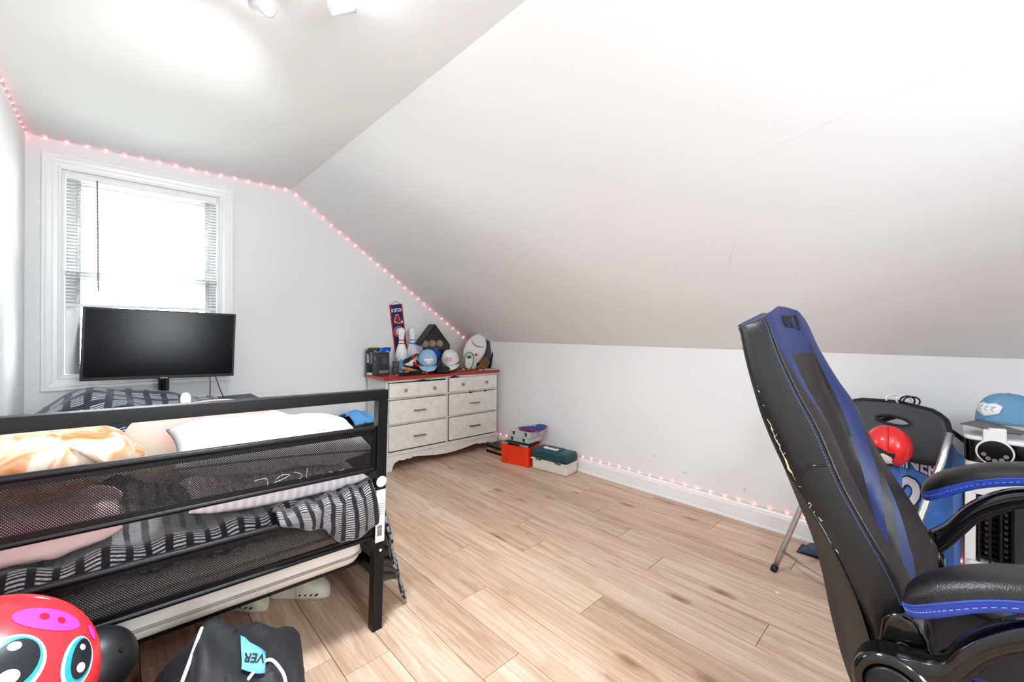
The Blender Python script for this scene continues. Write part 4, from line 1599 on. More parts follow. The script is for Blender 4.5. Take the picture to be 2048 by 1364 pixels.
# red-white-black gloves / straps bundle
bg2 = thing('batting_glove', 'red, white and black batting glove bunched left of the zip bag', 'glove', (1.965, 3.46, ZT + 0.055))
lump('palm', (0.0, 0.0, 0.055), 0.055, 0.03, 0.045, M['whitecap'], bg2, 0.010, 30, 2)
lump('cuff', (-0.03, -0.02, 0.075), 0.055, 0.016, 0.020, M['blackcap'], bg2, 0.006, 30, 6, Matrix.Rotation(-0.5, 4, 'Y'))
lump('back', (0.015, -0.012, 0.092), 0.055, 0.018, 0.016, M['redmat'], bg2, 0.006, 30, 9, Matrix.Rotation(-0.55, 4, 'Y'))
lump('thumb', (0.045, -0.026, 0.030), 0.045, 0.014, 0.016, M['redmat'], bg2, 0.005, 30, 11, Matrix.Rotation(0.6, 4, 'Y'))
obj('strap', MB().tube(catmull([(0.03, -0.03, 0.11), (0.055, -0.035, 0.128), (0.072, -0.033, 0.115), (0.055, -0.033, 0.105)], 5), 0.006, 6), M['blackcap'], bg2, smooth=True)

# wooden mini bats
M['batwood'] = mat('orange_brown_bat_wood', (186, 122, 74), 0.4, var=0.15, vscale=30)


def bat(label, p0, p1, r0, r1):
    t = thing('mini_bat', label, 'bat', p0, group='mini bats on the dresser')
    d = Vector(p1) - Vector(p0)
    L = d.length
    Mx = d.to_track_quat('Z', 'Y').to_matrix().to_4x4()
    obj('barrel', MB().lathe([(0.0, 0.0), (r0 * 0.8, 0.002), (r0, 0.012), (r0, L * 0.35), (r1 * 1.05, L * 0.72), (r1, L * 0.93)], 18, Mx), M['batwood'], t, smooth=True)
    obj('knob', MB().lathe([(r1, L * 0.93), (r1 * 1.7, L * 0.955), (r1 * 1.7, L * 0.985), (0.0, L)], 18, Mx), mat('pale_wood', (214, 176, 136), 0.5), t, smooth=True)
    return t


bat('wooden mini bat lying on top, pointing at the light blue cap', (1.870, 3.46, ZT + 0.058), (2.045, 3.372, ZT + 0.017), 0.0165, 0.009)
bat('wooden mini bat lying beneath the other one', (1.880, 3.405, ZT + 0.0165), (2.080, 3.335, ZT + 0.0125), 0.0165, 0.009)
# wallet and black torch
wl = thing('black_wallet', 'black folded wallet at the front edge of the dresser top', 'wallet', (1.842, 3.345, ZT), math.radians(14))
obj('leather_fold', MB().box(-0.042, 0.042, -0.033, 0.033, 0.0, 0.018), M['leather'], wl, bevel=0.006, seg=3)
obj('flap', MB().box(-0.040, 0.040, -0.031, 0.034, 0.0185, 0.026), M['leather'], wl, bevel=0.003)
fl_ = thing('black_flashlight', 'black cylindrical flashlight beside the wallet on the dresser', 'flashlight', (1.92, 3.335, ZT + 0.022))
Mx = frame((0, 0, 0), (0, 0, 1), (-0.1, 0.97, 0))
obj('barrel', MB().lathe([(0.0, -0.03), (0.014, -0.03), (0.014, 0.05), (0.0185, 0.058), (0.0195, 0.095), (0.0, 0.095)], 20, frame((0, 0, 0), (0, 0, 1), (0.12, -0.99, 0))), M['blackplastic'], fl_, smooth=False)
obj('lower_case', MB().box(-0.03, 0.095, -0.02, 0.016, -0.022, -0.008), M['blackplastic'], fl_, bevel=0.003)
tag(obj('orange_pencil', MB().tube([(1.775, 3.372, ZT + 0.0045), (1.835, 3.392, ZT + 0.0045)], 0.0036, 6), mat('orange_pencil', (236, 150, 40), 0.5), None), 'short orange pencil on the red dresser top before the jar', 'pencil')

# ------------------------------------------------------------------ right end of dresser top
M['ballwhite'] = mat('white_ball_vinyl', (228, 226, 226), 0.5, var=0.04, vscale=20)
bp_ = thing('baseball_cushion', 'large white baseball shaped plush standing at the right end of the dresser', 'cushion', (2.675, 3.47, ZT), math.radians(-32))
BMx = Matrix.Translation((0.05, 0, 0.200)) @ Matrix.Rotation(math.radians(24), 4, 'Y') @ Matrix.Rotation(math.radians(-10), 4, 'X')
obj('cover', MB().ell((0, 0, 0), 0.112, 0.042, 0.178, 32, 20).xf(BMx), M['ballwhite'], bp_, smooth=True)
mb = MB()
mb2 = MB()
sp_ = []
for i in range(21):
    a = -1 + 2 * i / 20
    x = a * 0.088
    z = 0.055 - 0.040 * (1 - a * a) + 0.02
    y = -0.042 * max(0.0, 1 - (x / 0.098) ** 2 - (z / 0.175) ** 2) ** 0.5 - 0.001
    sp_.append(Vector((x, y, z)))
mb.tube(sp_, 0.0022, 6)
for i in range(1, 20):
    p = sp_[i]
    mb2.tube([p + Vector((-0.003, -0.001, 0.011)), p + Vector((0, -0.0025, 0)), p + Vector((0.003, -0.001, -0.011))], 0.0014, 5)
obj('seam', mb.xf(BMx), M['seam'], bp_, smooth=True)
obj('stitches', mb2.xf(BMx), M['seam'], bp_)
# white work glove bunch in front with green cord
wg = thing('white_glove', 'white glove with a dark and red tag propped against the baseball plush', 'glove', (2.625, 3.40, ZT))
lump('palm', (0.0, 0.0, 0.085), 0.065, 0.026, 0.085, M['whitecap'], wg, 0.012, 25, 4)
for i in range(4):
    lump('finger', (-0.045 + 0.030 * i, -0.012, 0.048), 0.015, 0.017, 0.046, M['whitecap'], wg, 0.004, 40, i, n=16, mm=12)
obj('dark_tag', MB().box(-0.058, -0.018, -0.032, -0.026, 0.118, 0.146), mat('grey_green_tag', (70, 78, 74), 0.6), wg)
obj('red_tag', MB().box(0.034, 0.070, -0.032, -0.026, 0.142, 0.162), mat('red_tag', (170, 60, 60), 0.6), wg)
gpts = [Vector((0.062 * math.cos(a) * (1.0 if a > 0.4 else 1.0), -0.038 - 0.012 * math.sin(a), 0.095 + 0.088 * math.sin(a))) for a in [math.radians(-150 + 12 * k) for k in range(25)]]
gc = tag(obj('green_cord', MB().tube(gpts + [gpts[-1] + Vector((-0.03, 0, -0.05)), gpts[-1] + Vector((-0.06, -0.003, -0.085)), gpts[-1] + Vector((-0.085, -0.003, -0.10)), gpts[-1] + Vector((-0.10, -0.005, -0.135)), gpts[-1] + Vector((-0.085, -0.005, -0.168)), gpts[-1] + Vector((-0.05, -0.004, -0.172))], 0.0055, 8), mat('green_cord', (72, 168, 84), 0.5), None, smooth=True, loc=(2.575, 3.40, ZT + 0.0)), 'green cord looped over the white glove on the dresser', 'cord')
# black open frame behind the cushion
bf = thing('shadow_box', 'black picture frame leaning in the corner behind the baseball plush', 'picture frame', (2.80, 3.41, ZT + 0.02), rot=(math.radians(-8), math.radians(10), math.radians(-50)))
mb = MB()
mb.box(-0.085, -0.070, -0.014, 0.014, 0, 0.31).box(0.070, 0.085, -0.014, 0.014, 0, 0.31).box(-0.07, 0.07, -0.014, 0.014, 0, 0.015).box(-0.07, 0.07, -0.014, 0.014, 0.295, 0.31)
obj('moulding', mb, M['caseblack'], bf, bevel=0.002)
obj('backing', MB().box(-0.07, 0.07, 0.004, 0.010, 0.015, 0.295), M['caseblack'], bf)
# brown leather mitt and papers
lm = thing('leather_mitt', 'brown leather baseball mitt at the right end of the dresser top', 'mitt', (2.745, 3.318, ZT + 0.020), rot=(0, math.radians(-14), math.radians(12)))
M['mitt'] = mat('brown_mitt_leather', (122, 78, 40), 0.5, var=0.25, vscale=24)
for i in range(4):
    lump('finger', (-0.02 + 0.018 * i, -0.03 + 0.02 * i, 0.022 + 0.012 * i), 0.078, 0.018, 0.022, M['mitt'], lm, 0.003, 40, i, Matrix.Rotation(-0.35, 4, 'Y'), n=18, mm=12)
lump('palm', (-0.045, 0.0, 0.022), 0.045, 0.05, 0.02, M['mitt'], lm, 0.004, 40, 7)
for i, (x, y, r) in enumerate(((2.80, 3.30, -12), (2.795, 3.335, 8))):
    tag(obj('paper_sheet', MB().box(-0.055, 0.055, -0.07, 0.07, 0, 0.0012), M['cotton'], None, loc=(x, y, ZT + 0.0002 + 0.0016 * i)), ['lower', 'upper'][i] + ' of two loose papers under the leather mitt on the dresser', 'paper', group='papers under the mitt').rotation_euler = (0, 0, math.radians(r))
# little medal and brass tin
tag(obj('silver_medal', MB().ell((0, 0, 0), 0.018, 0.014, 0.012, 16, 10), M['silver'], None, smooth=True, loc=(2.50, 3.355, ZT + 0.0125)), 'small silver trinket inside the green cord loop', 'trinket')
tag(obj('brass_lighter', MB().lathe([(0, 0), (0.011, 0), (0.012, 0.004), (0.012, 0.05), (0.008, 0.054), (0, 0.054)], 14, frame((0, 0, 0), (0, 0, 1), (0.3, 0.95, 0))), mat('brass', (170, 124, 50), 0.3, metal=0.8), None, smooth=True, loc=(2.585, 3.315, ZT + 0.0125)), 'small brass tube lying right of the green cord', 'trinket')
tag(obj('marker_pen', MB().tube([(2.63, 3.27, ZT + 0.0045), (2.735, 3.262, ZT + 0.0045)], 0.0042, 8), M['white'], None), 'thin white pen near the front right of the dresser top', 'pen')
# ================================================================== BOXES BY THE KNEE WALL
fb = thing('flat_black_box', 'flat black box with a tan label on the floor beside the dresser foot', 'box', (2.65, 2.935, 0))
obj('tray', MB().box(0, 0.20, 0, 0.235, 0, 0.024), M['blackplastic'], fb, bevel=0.002)
obj('label_band', MB().box(0.006, 0.194, 0.006, 0.229, 0.024, 0.052), mat('tan_label_card', (188, 150, 104), 0.7), fb)
obj('lid', MB().box(-0.002, 0.202, -0.002, 0.237, 0.052, 0.076), M['blackplastic'], fb, bevel=0.002)
obj('print_line', MB().box(0.0052, 0.0062, 0.05, 0.17, 0.040, 0.044).box(0.0052, 0.0062, 0.07, 0.15, 0.031, 0.035), M['ink'], fb)

obx = thing('orange_cooler_box', 'orange plastic box with black and silver trim under the clear organizers', 'box', (2.54, 2.822, 0), rz=math.atan2(-0.975, 0.222))
# local x along the visible face, local y toward the wall
obj('shell', MB().box(0.0, 0.290, 0.004, 0.195, 0.0, 0.172), M['orange'], obx, bevel=0.006, seg=3)
obj('corner_panel', MB().box(0.0, 0.055, -0.004, 0.006, 0.0, 0.170), M['orange'], obx, bevel=0.003)
obj('corner_panel', MB().box(0.235, 0.290, -0.004, 0.006, 0.0, 0.170), M['orange'], obx, bevel=0.003)
obj('top_rim', MB().box(-0.002, 0.292, -0.002, 0.197, 0.172, 0.186), M['blackplastic'], obx, bevel=0.002)
for (a, b2) in ((0.0, 0.065), (0.195, 0.285)):
    obj('rim_plate', MB().box(a, b2, -0.0045, 0.006, 0.173, 0.189), M['silver'], obx, bevel=0.001)

M['frost'] = mat('frosted_clear_plastic', (224, 224, 218), 0.35, trans=0.25)


def organizer(label, c, rz):
    t = thing('tackle_organizer', label, 'organizer', c, rz, group='clear organizers on the orange box')
    obj('tray', MB().box(0, 0.235, 0, 0.215, 0, 0.036), M['frost'], t, bevel=0.005)
    lid = obj('lid', MB().box(-0.003, 0.238, -0.003, 0.218, 0.037, 0.048), M['frost'], t, bevel=0.004)
    for i in range(3):
        obj('divider_rib', MB().box(0.236, 0.2395, 0.03 + 0.055 * i, 0.036 + 0.055 * i, 0.003, 0.034), M['frost'], t)
    for x in (0.05, 0.185):
        obj('latch', MB().box(x - 0.010, x + 0.010, -0.0075, 0.0, 0.012, 0.042), mat('dark_green_latch', (26, 52, 46), 0.5), t, bevel=0.002)
    return t


oz = math.atan2(-0.24, 0.03)
organizer('lower of the two clear plastic organizers on the orange box', (2.615, 2.815, 0.1895), oz)
organizer('upper of the two clear plastic organizers, under the blue pouch', (2.628, 2.808, 0.238), oz + math.radians(2))

pz = thing('zip_pouch', 'blue pouch with red edge lying on the clear organizers', 'pouch', (2.755, 2.64, 0.287), rz=math.radians(-72))
mb = MB()


def pouchf(sg):
    def fn(u, v):
        a, b2 = 2 * u - 1, 2 * v - 1
        e = max(0, (1 - a ** 4) * (1 - b2 ** 4)) ** 0.5
        w = 0.125 * (1 - 0.12 * b2 * b2)
        hh = 0.088 * (1 - 0.25 * a * a * (1 if a < 0 else 0.4))
        bend = 0.020 * math.sin(a * 2.0 + 0.4) * (0.5 + 0.5 * b2) + 0.022
        return Vector((a * w, b2 * hh, bend + sg * 0.013 * e))
    return fn


mb.grid(pouchf(1), 18, 14)
obj('upper_skin', mb, mat('royal_blue_neoprene', (36, 62, 140), 0.7), pz, smooth=True)
mb = MB()
mb.grid(pouchf(-1), 18, 14)
obj('lower_skin', mb, M['redmat'], pz, smooth=True)
ed = []
for k in range(4):
    for i in range(14):
        q = i / 14
        ed.append(pouchf(0)(*[(q, 0), (1, q), (1 - q, 1), (0, 1 - q)][k]))
obj('zip_edge', MB().tube(ed, 0.0035, 6, closed=True), M['redmat'], pz, smooth=True)
lg = MB()
for s in (-1, 1):
    pr = [pouchf(1)(0.5 + s * 0.11, 0.42), pouchf(1)(0.5 + s * 0.11, 0.68), pouchf(1)(0.5 + s * 0.01, 0.56), pouchf(1)(0.5 + s * 0.01, 0.52)]
    lg.add([p + Vector((0, 0, 0.0015)) for p in pr], [(0, 1, 2, 3)])
obj('bow_logo', lg, M['white'], pz)

tk = thing('tackle_box', 'dark teal tackle box with cream base and handle by the knee wall', 'tackle box', (2.618, 2.525, 0), rz=math.atan2(-0.366, 0.037))
obj('base', MB().box(0.006, 0.362, 0.004, 0.176, 0, 0.094), M['offwhite'], tk, bevel=0.016, seg=3)
obj('base_rim', MB().box(0.0, 0.368, -0.002, 0.182, 0.084, 0.098), M['offwhite'], tk, bevel=0.003)
lid = obj('lid', MB().box(0.0, 0.368, -0.003, 0.183, 0.0985, 0.178), M['teal'], tk, bevel=0.024, seg=4)
obj('lid_ridge', MB().box(0.085, 0.262, -0.0065, 0.02, 0.104, 0.172), M['teal'], lid, bevel=0.006)
obj('lid_ridge', MB().box(0.085, 0.262, 0.03, 0.155, 0.172, 0.186), M['teal'], lid, bevel=0.008, seg=3)
for i in range(5):
    obj('end_rib', MB().box(0.366, 0.3715, 0.03 + 0.028 * i, 0.036 + 0.028 * i, 0.108, 0.158), M['teal'], lid, bevel=0.002)
hd = MB()
hd.box(0.110, 0.124, 0.045, 0.080, 0.184, 0.196).box(0.226, 0.240, 0.045, 0.080, 0.184, 0.196).box(0.110, 0.240, 0.032, 0.050, 0.186, 0.200)
obj('handle', hd, M['white'], tk, bevel=0.003)
for x in (0.055, 0.255):
    lt = MB()
    for i in range(4):
        lt.box(x + 0.016 * i, x + 0.016 * i + 0.011, -0.0065, 0.0, 0.089, 0.101)
    obj('latch', lt, M['teal'], tk, bevel=0.001)
# ================================================================== GAMING CHAIR (faces -Y)
ch = thing('gaming_chair', 'black and blue gaming chair with torn side seam seen from its side', 'gaming chair', (1.362, -0.10, 0))
CX0, CY0 = 1.362, -0.10
RP = [(0.148, 0.425), (0.158, 0.475), (0.168, 0.525), (0.180, 0.587), (0.194, 0.668), (0.212, 0.737), (0.236, 0.797), (0.265, 0.857), (0.306, 0.953), (0.339, 1.051), (0.362, 1.129), (0.375, 1.185), (0.384, 1.222), (0.386, 1.238)]
FP = [(0.030, 0.50), (0.028, 0.545), (0.028, 0.590), (0.038, 0.640), (0.070, 0.721), (0.098, 0.770), (0.123, 0.815), (0.156, 0.881), (0.197, 0.985), (0.238, 1.060), (0.276, 1.140), (0.300, 1.205), (0.312, 1.245), (0.318, 1.268)]
WD = [0.205, 0.225, 0.236, 0.244, 0.250, 0.250, 0.248, 0.246, 0.240, 0.228, 0.215, 0.206, 0.198, 0.186]
NSEG = len(RP)
FINE = 6


def interp(arr, s):
    x = s * (len(arr) - 1)
    i = min(int(x), len(arr) - 2)
    t = x - i
    if isinstance(arr[0], tuple):
        g = lambda k: Vector(arr[max(0, min(k, len(arr) - 1))])
    else:
        g = lambda k: arr[max(0, min(k, len(arr) - 1))]
    p0, p1, p2, p3 = g(i - 1), g(i), g(i + 1), g(i + 2)
    return 0.5 * (2 * p1 + (p2 - p0) * t + (2 * p0 - 5 * p1 + 4 * p2 - p3) * t * t + (3 * p1 - p0 - 3 * p2 + p3) * t ** 3)


half = [(0.0, -0.10), (-0.45, -0.08), (-0.80, -0.03), (-0.93, 0.03), (-0.985, 0.14), (-1.0, 0.32), (-1.01, 0.55), (-1.0, 0.78), (-0.975, 0.93), (-0.92, 1.0), (-0.84, 1.03), (-0.72, 1.02), (-0.61, 0.96), (-0.53, 0.86), (-0.45, 0.72), (-0.24, 0.64), (0.0, 0.62)]
NOUT = 13
NH = 9 + NOUT
NC = 2 * (NH - 1)
NS = (NSEG - 1) * FINE


def prof_q(q):
    x = 8 + q * (len(half) - 9)
    i = min(int(x), len(half) - 2)
    f = x - i
    return half[i][0] + (half[i + 1][0] - half[i][0]) * f, half[i][1] + (half[i + 1][1] - half[i][1]) * f


def stripe_q(s):
    """stripe borders across the wing: outer bolster, second stripe, dark gap, main stripe"""
    b3 = lerp_tab([(0, 0.86), (0.25, 0.80), (0.42, 0.62), (0.56, 0.42), (0.66, 0.27), (0.76, 0.12), (0.82, 0.03), (1, 0.02)], s)
    b4 = lerp_tab([(0, 0.93), (0.25, 0.89), (0.42, 0.77), (0.56, 0.65), (0.8, 0.52), (1, 0.5)], s)
    w2 = lerp_tab([(0, 0.07), (0.22, 0.085), (0.36, 0.05), (0.46, 0.002), (1, 0.002)], s)
    b2 = b3 - lerp_tab([(0, 0.08), (0.3, 0.09), (0.46, 0.08), (0.6, 0.02), (1, 0.004)], s)
    b1 = b2 - w2
    return [0, b1 * 0.5, b1, b2, (b2 + b3) / 2, b3, b3 + (b4 - b3) / 3, b3 + (b4 - b3) * 2 / 3, b4] + [b4 + (1 - b4) * k / 5 for k in range(1, 6)]


def chair_pt(s, k):
    ki = k % NC
    kk = ki if ki < NH else NC - ki
    sg = 1 if ki < NH else -1
    if kk <= 8:
        xn, t = half[kk]
        wrap = lerp_tab([(0, 0.40), (0.25, 0.36), (0.42, 0.22), (0.55, 0.06), (0.65, 0.0), (1, 0.0)], s)
        if 2 <= kk <= 6:
            if kk == 2:
                xn, t = xn - 0.10 * min(1, wrap * 6), t
            else:
                t = t + wrap * (6.6 - kk) / 3.6
                if kk == 3:
                    xn = xn - 0.07 * min(1, wrap * 4)
    else:
        xn, t = prof_q(stripe_q(s)[kk - 8])
    R, F = interp(RP, s), interp(FP, s)
    w = interp(WD, s)
    rec = lerp_tab([(0, 1.0), (0.1, 1.4), (0.35, 1.5), (0.5, 1.35), (0.62, 1.15), (0.72, 0.8), (0.80, 0.38), (1, 0.18)], s)
    if kk > 8 and abs(xn) < 0.80:
        t = 1.02 + (t - 1.02) * rec
        t += 0.05 * max(0, 1 - abs(xn) / 0.45) * abs(math.sin(s * 22)) * (1 if s < 0.66 else 0.0)
    p = R + (F - R) * t
    drop = 0.030 * max(0, (s - 0.86) / 0.14) * abs(xn) ** 3
    return Vector((sg * xn * w, p.x - CY0, p.y - drop))


grid_pts = [[chair_pt(i / NS, k) for k in range(NC)] for i in range(NS + 1)]


def zone(i, k):
    s = (i + 0.5) / NS
    kk = k if k < NH - 1 else NC - 1 - k      # mirror
    if kk < 3:
        return 'back_cover'
    if kk < 8:
        return 'side_panel_near' if k < NH - 1 else 'side_panel_far'
    if kk < 10:
        return 'wing'
    if kk < 11:
        return 'wing_blue' if s < 0.46 else 'wing'
    if kk < 13:
        return 'dark_stripe' if s < 0.46 else 'wing'
    if kk < 16:
        return 'inner_stripe'
    if kk < 17:
        return 'slot' if 0.56 < s < 0.80 else ('headrest' if s >= 0.80 else 'centre_panel')
    return 'headrest' if s > 0.77 else 'centre_panel'


zm = {'back_cover': M['leatherr'], 'side_panel_near': M['leather'], 'side_panel_far': M['leather'], 'wing_blue': M['blue'], 'wing': M['leatherd'], 'inner_stripe': M['blue'], 'slot': M['blackgloss'], 'dark_stripe': M['leatherd'], 'centre_panel': M['leatherd'], 'headrest': M['blue']}
zn = {'back_cover': 'back_cover', 'side_panel_near': 'side_panel', 'side_panel_far': 'side_panel', 'wing_blue': 'blue_wing', 'wing': 'bolster', 'inner_stripe': 'blue_stripe', 'slot': 'harness_slot', 'dark_stripe': 'dark_stripe', 'centre_panel': 'lumbar_panel', 'headrest': 'headrest'}
parts = {}
for i in range(NS):
    for k in range(NC):
        zk = zone(i, k)
        side = 0
        if zk in ('wing', 'wing_blue', 'slot', 'inner_stripe', 'dark_stripe'):
            side = (1 if k < NH - 1 else 2) + (2 if (zk == 'wing_blue' and i > NS * 0.6) else 0)
        if zk == 'centre_panel':
            side = 0
        parts.setdefault((zk, side), []).append((i, k))
for (z_, sd), cells in parts.items():
    mb = MB()
    for (i, k) in cells:
        mb.add([grid_pts[i][k], grid_pts[i][(k + 1) % NC], grid_pts[i + 1][(k + 1) % NC], grid_pts[i + 1][k]], [(0, 1, 2, 3)])
    if z_ == 'back_cover':
        mb.add([grid_pts[0][k] for k in range(NC)], [tuple(range(NC))])
    if z_ == 'headrest':
        # top closure strip between front and rear of the crown
        top = grid_pts[NS]
        pass
    o = obj(zn[z_], mb, zm[z_], ch, smooth=True)
# crown (top cap) domed slightly
top = grid_pts[NS]
cen = sum(top, Vector()) / NC + Vector((0, 0, 0.012))
mb = MB()
mid = [p.lerp(cen, 0.45) + Vector((0, 0, 0.010)) for p in top]
vs = list(top) + mid + [cen]
fs = []
for k in range(NC):
    j = (k + 1) % NC
    fs += [(k, j, NC + j, NC + k), (NC + k, NC + j, 2 * NC)]
obj('crown', mb.add(vs, fs), M['blue'], ch, smooth=True)

# piping, thread dashes, seams and the tear on the near side
pipe = [grid_pts[i][8] for i in range(2, NS + 1)]
obj('piping', MB().tube(pipe, 0.0028, 6), M['leather'], ch, smooth=True)
obj('piping', MB().tube([grid_pts[i][NC - 8] for i in range(2, NS + 1)], 0.0028, 6), M['leather'], ch, smooth=True)
obj('rear_piping', MB().tube([grid_pts[i][3] for i in range(0, NS + 1)], 0.0032, 6), M['blackgloss'], ch, smooth=True)


def dashes(k, off, i0, i1, parts_n=3):
    mb = MB()
    for i in range(i0, i1):
        a, b2 = grid_pts[i][k].lerp(grid_pts[i][k - 1] if off < 0 else grid_pts[i][k + 1], abs(off)), grid_pts[i + 1][k].lerp(grid_pts[i + 1][k - 1] if off < 0 else grid_pts[i + 1][k + 1], abs(off))
        out = (a - Vector((0, a.y + 0.03, a.z))).normalized() * 0.0008
        for q in range(parts_n):
            t0, t1 = q / parts_n, (q + 0.55) / parts_n
            mb.tube([a.lerp(b2, t0) + out, a.lerp(b2, t1) + out], 0.0007, 4)
    return mb


obj('stitching', dashes(8, -0.45, 4, NS - 2), M['thread'], ch)
obj('stitching', dashes(16, -0.30, 8, NS - 20), mat('dark_blue_thread', (28, 44, 120), 0.7), ch)
obj('stitching', dashes(NC - 16, 0.30, 8, NS - 20), bpy.data.materials['dark_blue_thread'], ch)
iseam = min(range(NS), key=lambda i: abs(grid_pts[i][3].z - 0.875))
obj('side_seam', MB().tube([grid_pts[iseam + (k > 5)][k] + Vector((-0.0005, 0, 0)) for k in range(3, 9)], 0.0022, 6), M['blackgloss'], ch, smooth=True)
mb = MB()
rnd = random.Random(11)
i_lo = min(range(NS), key=lambda i: abs(grid_pts[i][3].z - 0.855))
i_hi = min(range(NS), key=lambda i: abs(grid_pts[i][3].z - 0.985))
pts, rad = [], []
for i in range(i_lo, i_hi + 1):
    t = (i - i_lo) / (i_hi - i_lo)
    for q in range(3):
        if i == i_hi and q:
            break
        a = grid_pts[i][4].lerp(grid_pts[min(i + 1, NS)][4], q / 3)
        pts.append(a + Vector((-0.0005 + rnd.uniform(-0.001, 0.001), rnd.uniform(-0.002, 0.002), 0)))
        rad.append(max(0.0006, (0.0048 if t < 0.42 else 0.0016) * (math.sin(min(1, t / 0.42) * math.pi) if t < 0.42 else 1) * rnd.uniform(0.7, 1.2)))
obj('torn_foam', MB().tube(pts, rad, 6, flat=0.5), M['foam'], ch, smooth=True)
mb = MB()
for i in range(26):
    ii = rnd.randint(i_lo - 14, i_hi + 4)
    a = grid_pts[ii][4].lerp(grid_pts[ii + 1][4], rnd.random()) + Vector((-0.002, 0, 0))
    mb.tube([a, a + Vector((-0.001, rnd.uniform(-0.005, 0.003), rnd.uniform(-0.006, 0.006)))], 0.0006, 4)
obj('frayed_thread', mb, mat('pale_fray', (206, 204, 200), 0.9), ch)

# headrest embroidery
iH = int(NS * 0.885)
kc = NH - 1
pc_ = grid_pts[iH][kc]
tx = (grid_pts[iH][kc + 1] - grid_pts[iH][kc - 1])
tz = (grid_pts[iH + 2][kc] - grid_pts[iH - 2][kc])
FM = frame(pc_, tx, tz)
FM.translation = pc_ + FM.to_3x3() @ Vector((0, 0, 0.004))
text('embroidered_name', 'VERE', 0.046, M['ink'], ch, FM @ Matrix.Translation((-0.015, 0.0, 0)), 0.0008, 0.0006)
mb = MB()
for d0 in (0.0, 0.014):
    mb.tube([FM @ Vector((0.062 + d0, 0.022, 0)), FM @ Vector((0.078 + d0, 0.0, 0)), FM @ Vector((0.066 + d0, -0.022, 0))], 0.0028 if d0 else 0.0016, 5)
obj('embroidered_chevron', mb, M['ink'], ch)

# seat
obj('seat_cushion', MB().box(-0.185, 0.185, -0.33, 0.15, 0.425, 0.505), M['leatherd'], ch, bevel=0.03, seg=4)
for s in (-1, 1):
    sb = obj('seat_bolster', MB().box(min(s * 0.17, s * 0.262), max(s * 0.17, s * 0.262), -0.34, 0.17, 0.405, 0.545), M['leather'], ch, bevel=0.04, seg=4)
    obj('blue_trim', MB().box(min(s * 0.182, s * 0.188) - 0.004, max(s * 0.182, s * 0.188) + 0.004, -0.30, 0.10, 0.541, 0.5465), M['blue'], sb, bevel=0.002)
obj('seat_pan', MB().box(-0.22, 0.22, -0.28, 0.14, 0.375, 0.404), M['blackplastic'], ch, bevel=0.006)
obj('tilt_mechanism', MB().box(-0.09, 0.09, -0.12, 0.08, 0.33, 0.375), M['blackmetal'], ch, bevel=0.006)
obj('gas_lift', MB().lathe([(0.026, 0.10), (0.026, 0.22), (0.018, 0.22), (0.018, 0.33)], 20), M['blackgloss'], ch, smooth=False)
obj('base_hub', MB().lathe([(0.0, 0.075), (0.05, 0.075), (0.05, 0.115), (0.035, 0.125), (0.0, 0.125)], 24), M['blackplastic'], ch)
for i in range(5):
    a = math.radians(18 + 72 * i)
    d = Vector((math.cos(a), math.sin(a), 0))
    lg_ = obj('base_leg', MB().tube([d * 0.04 + Vector((0, 0, 0.10)), d * 0.18 + Vector((0, 0, 0.092)), d * 0.31 + Vector((0, 0, 0.078))], [0.024, 0.021, 0.016], 10), M['blackplastic'], ch, smooth=True)
    n_ = Vector((-d.y, d.x, 0))
    mbw = MB()
    for s in (-1, 1):
        mbw.lathe([(0.0, -0.010), (0.026, -0.010), (0.028, -0.004), (0.028, 0.004), (0.026, 0.010), (0.0, 0.010)], 18, frame(d * 0.31 + n_ * 0.014 * s + Vector((0, 0, 0.028)), d, (0, 0, 1)))
    mbw.tube([d * 0.31 + Vector((0, 0, 0.03)), d * 0.31 + Vector((0, 0, 0.075))], 0.008, 8)
    obj('caster', mbw, M['blackplastic'], lg_, smooth=False)

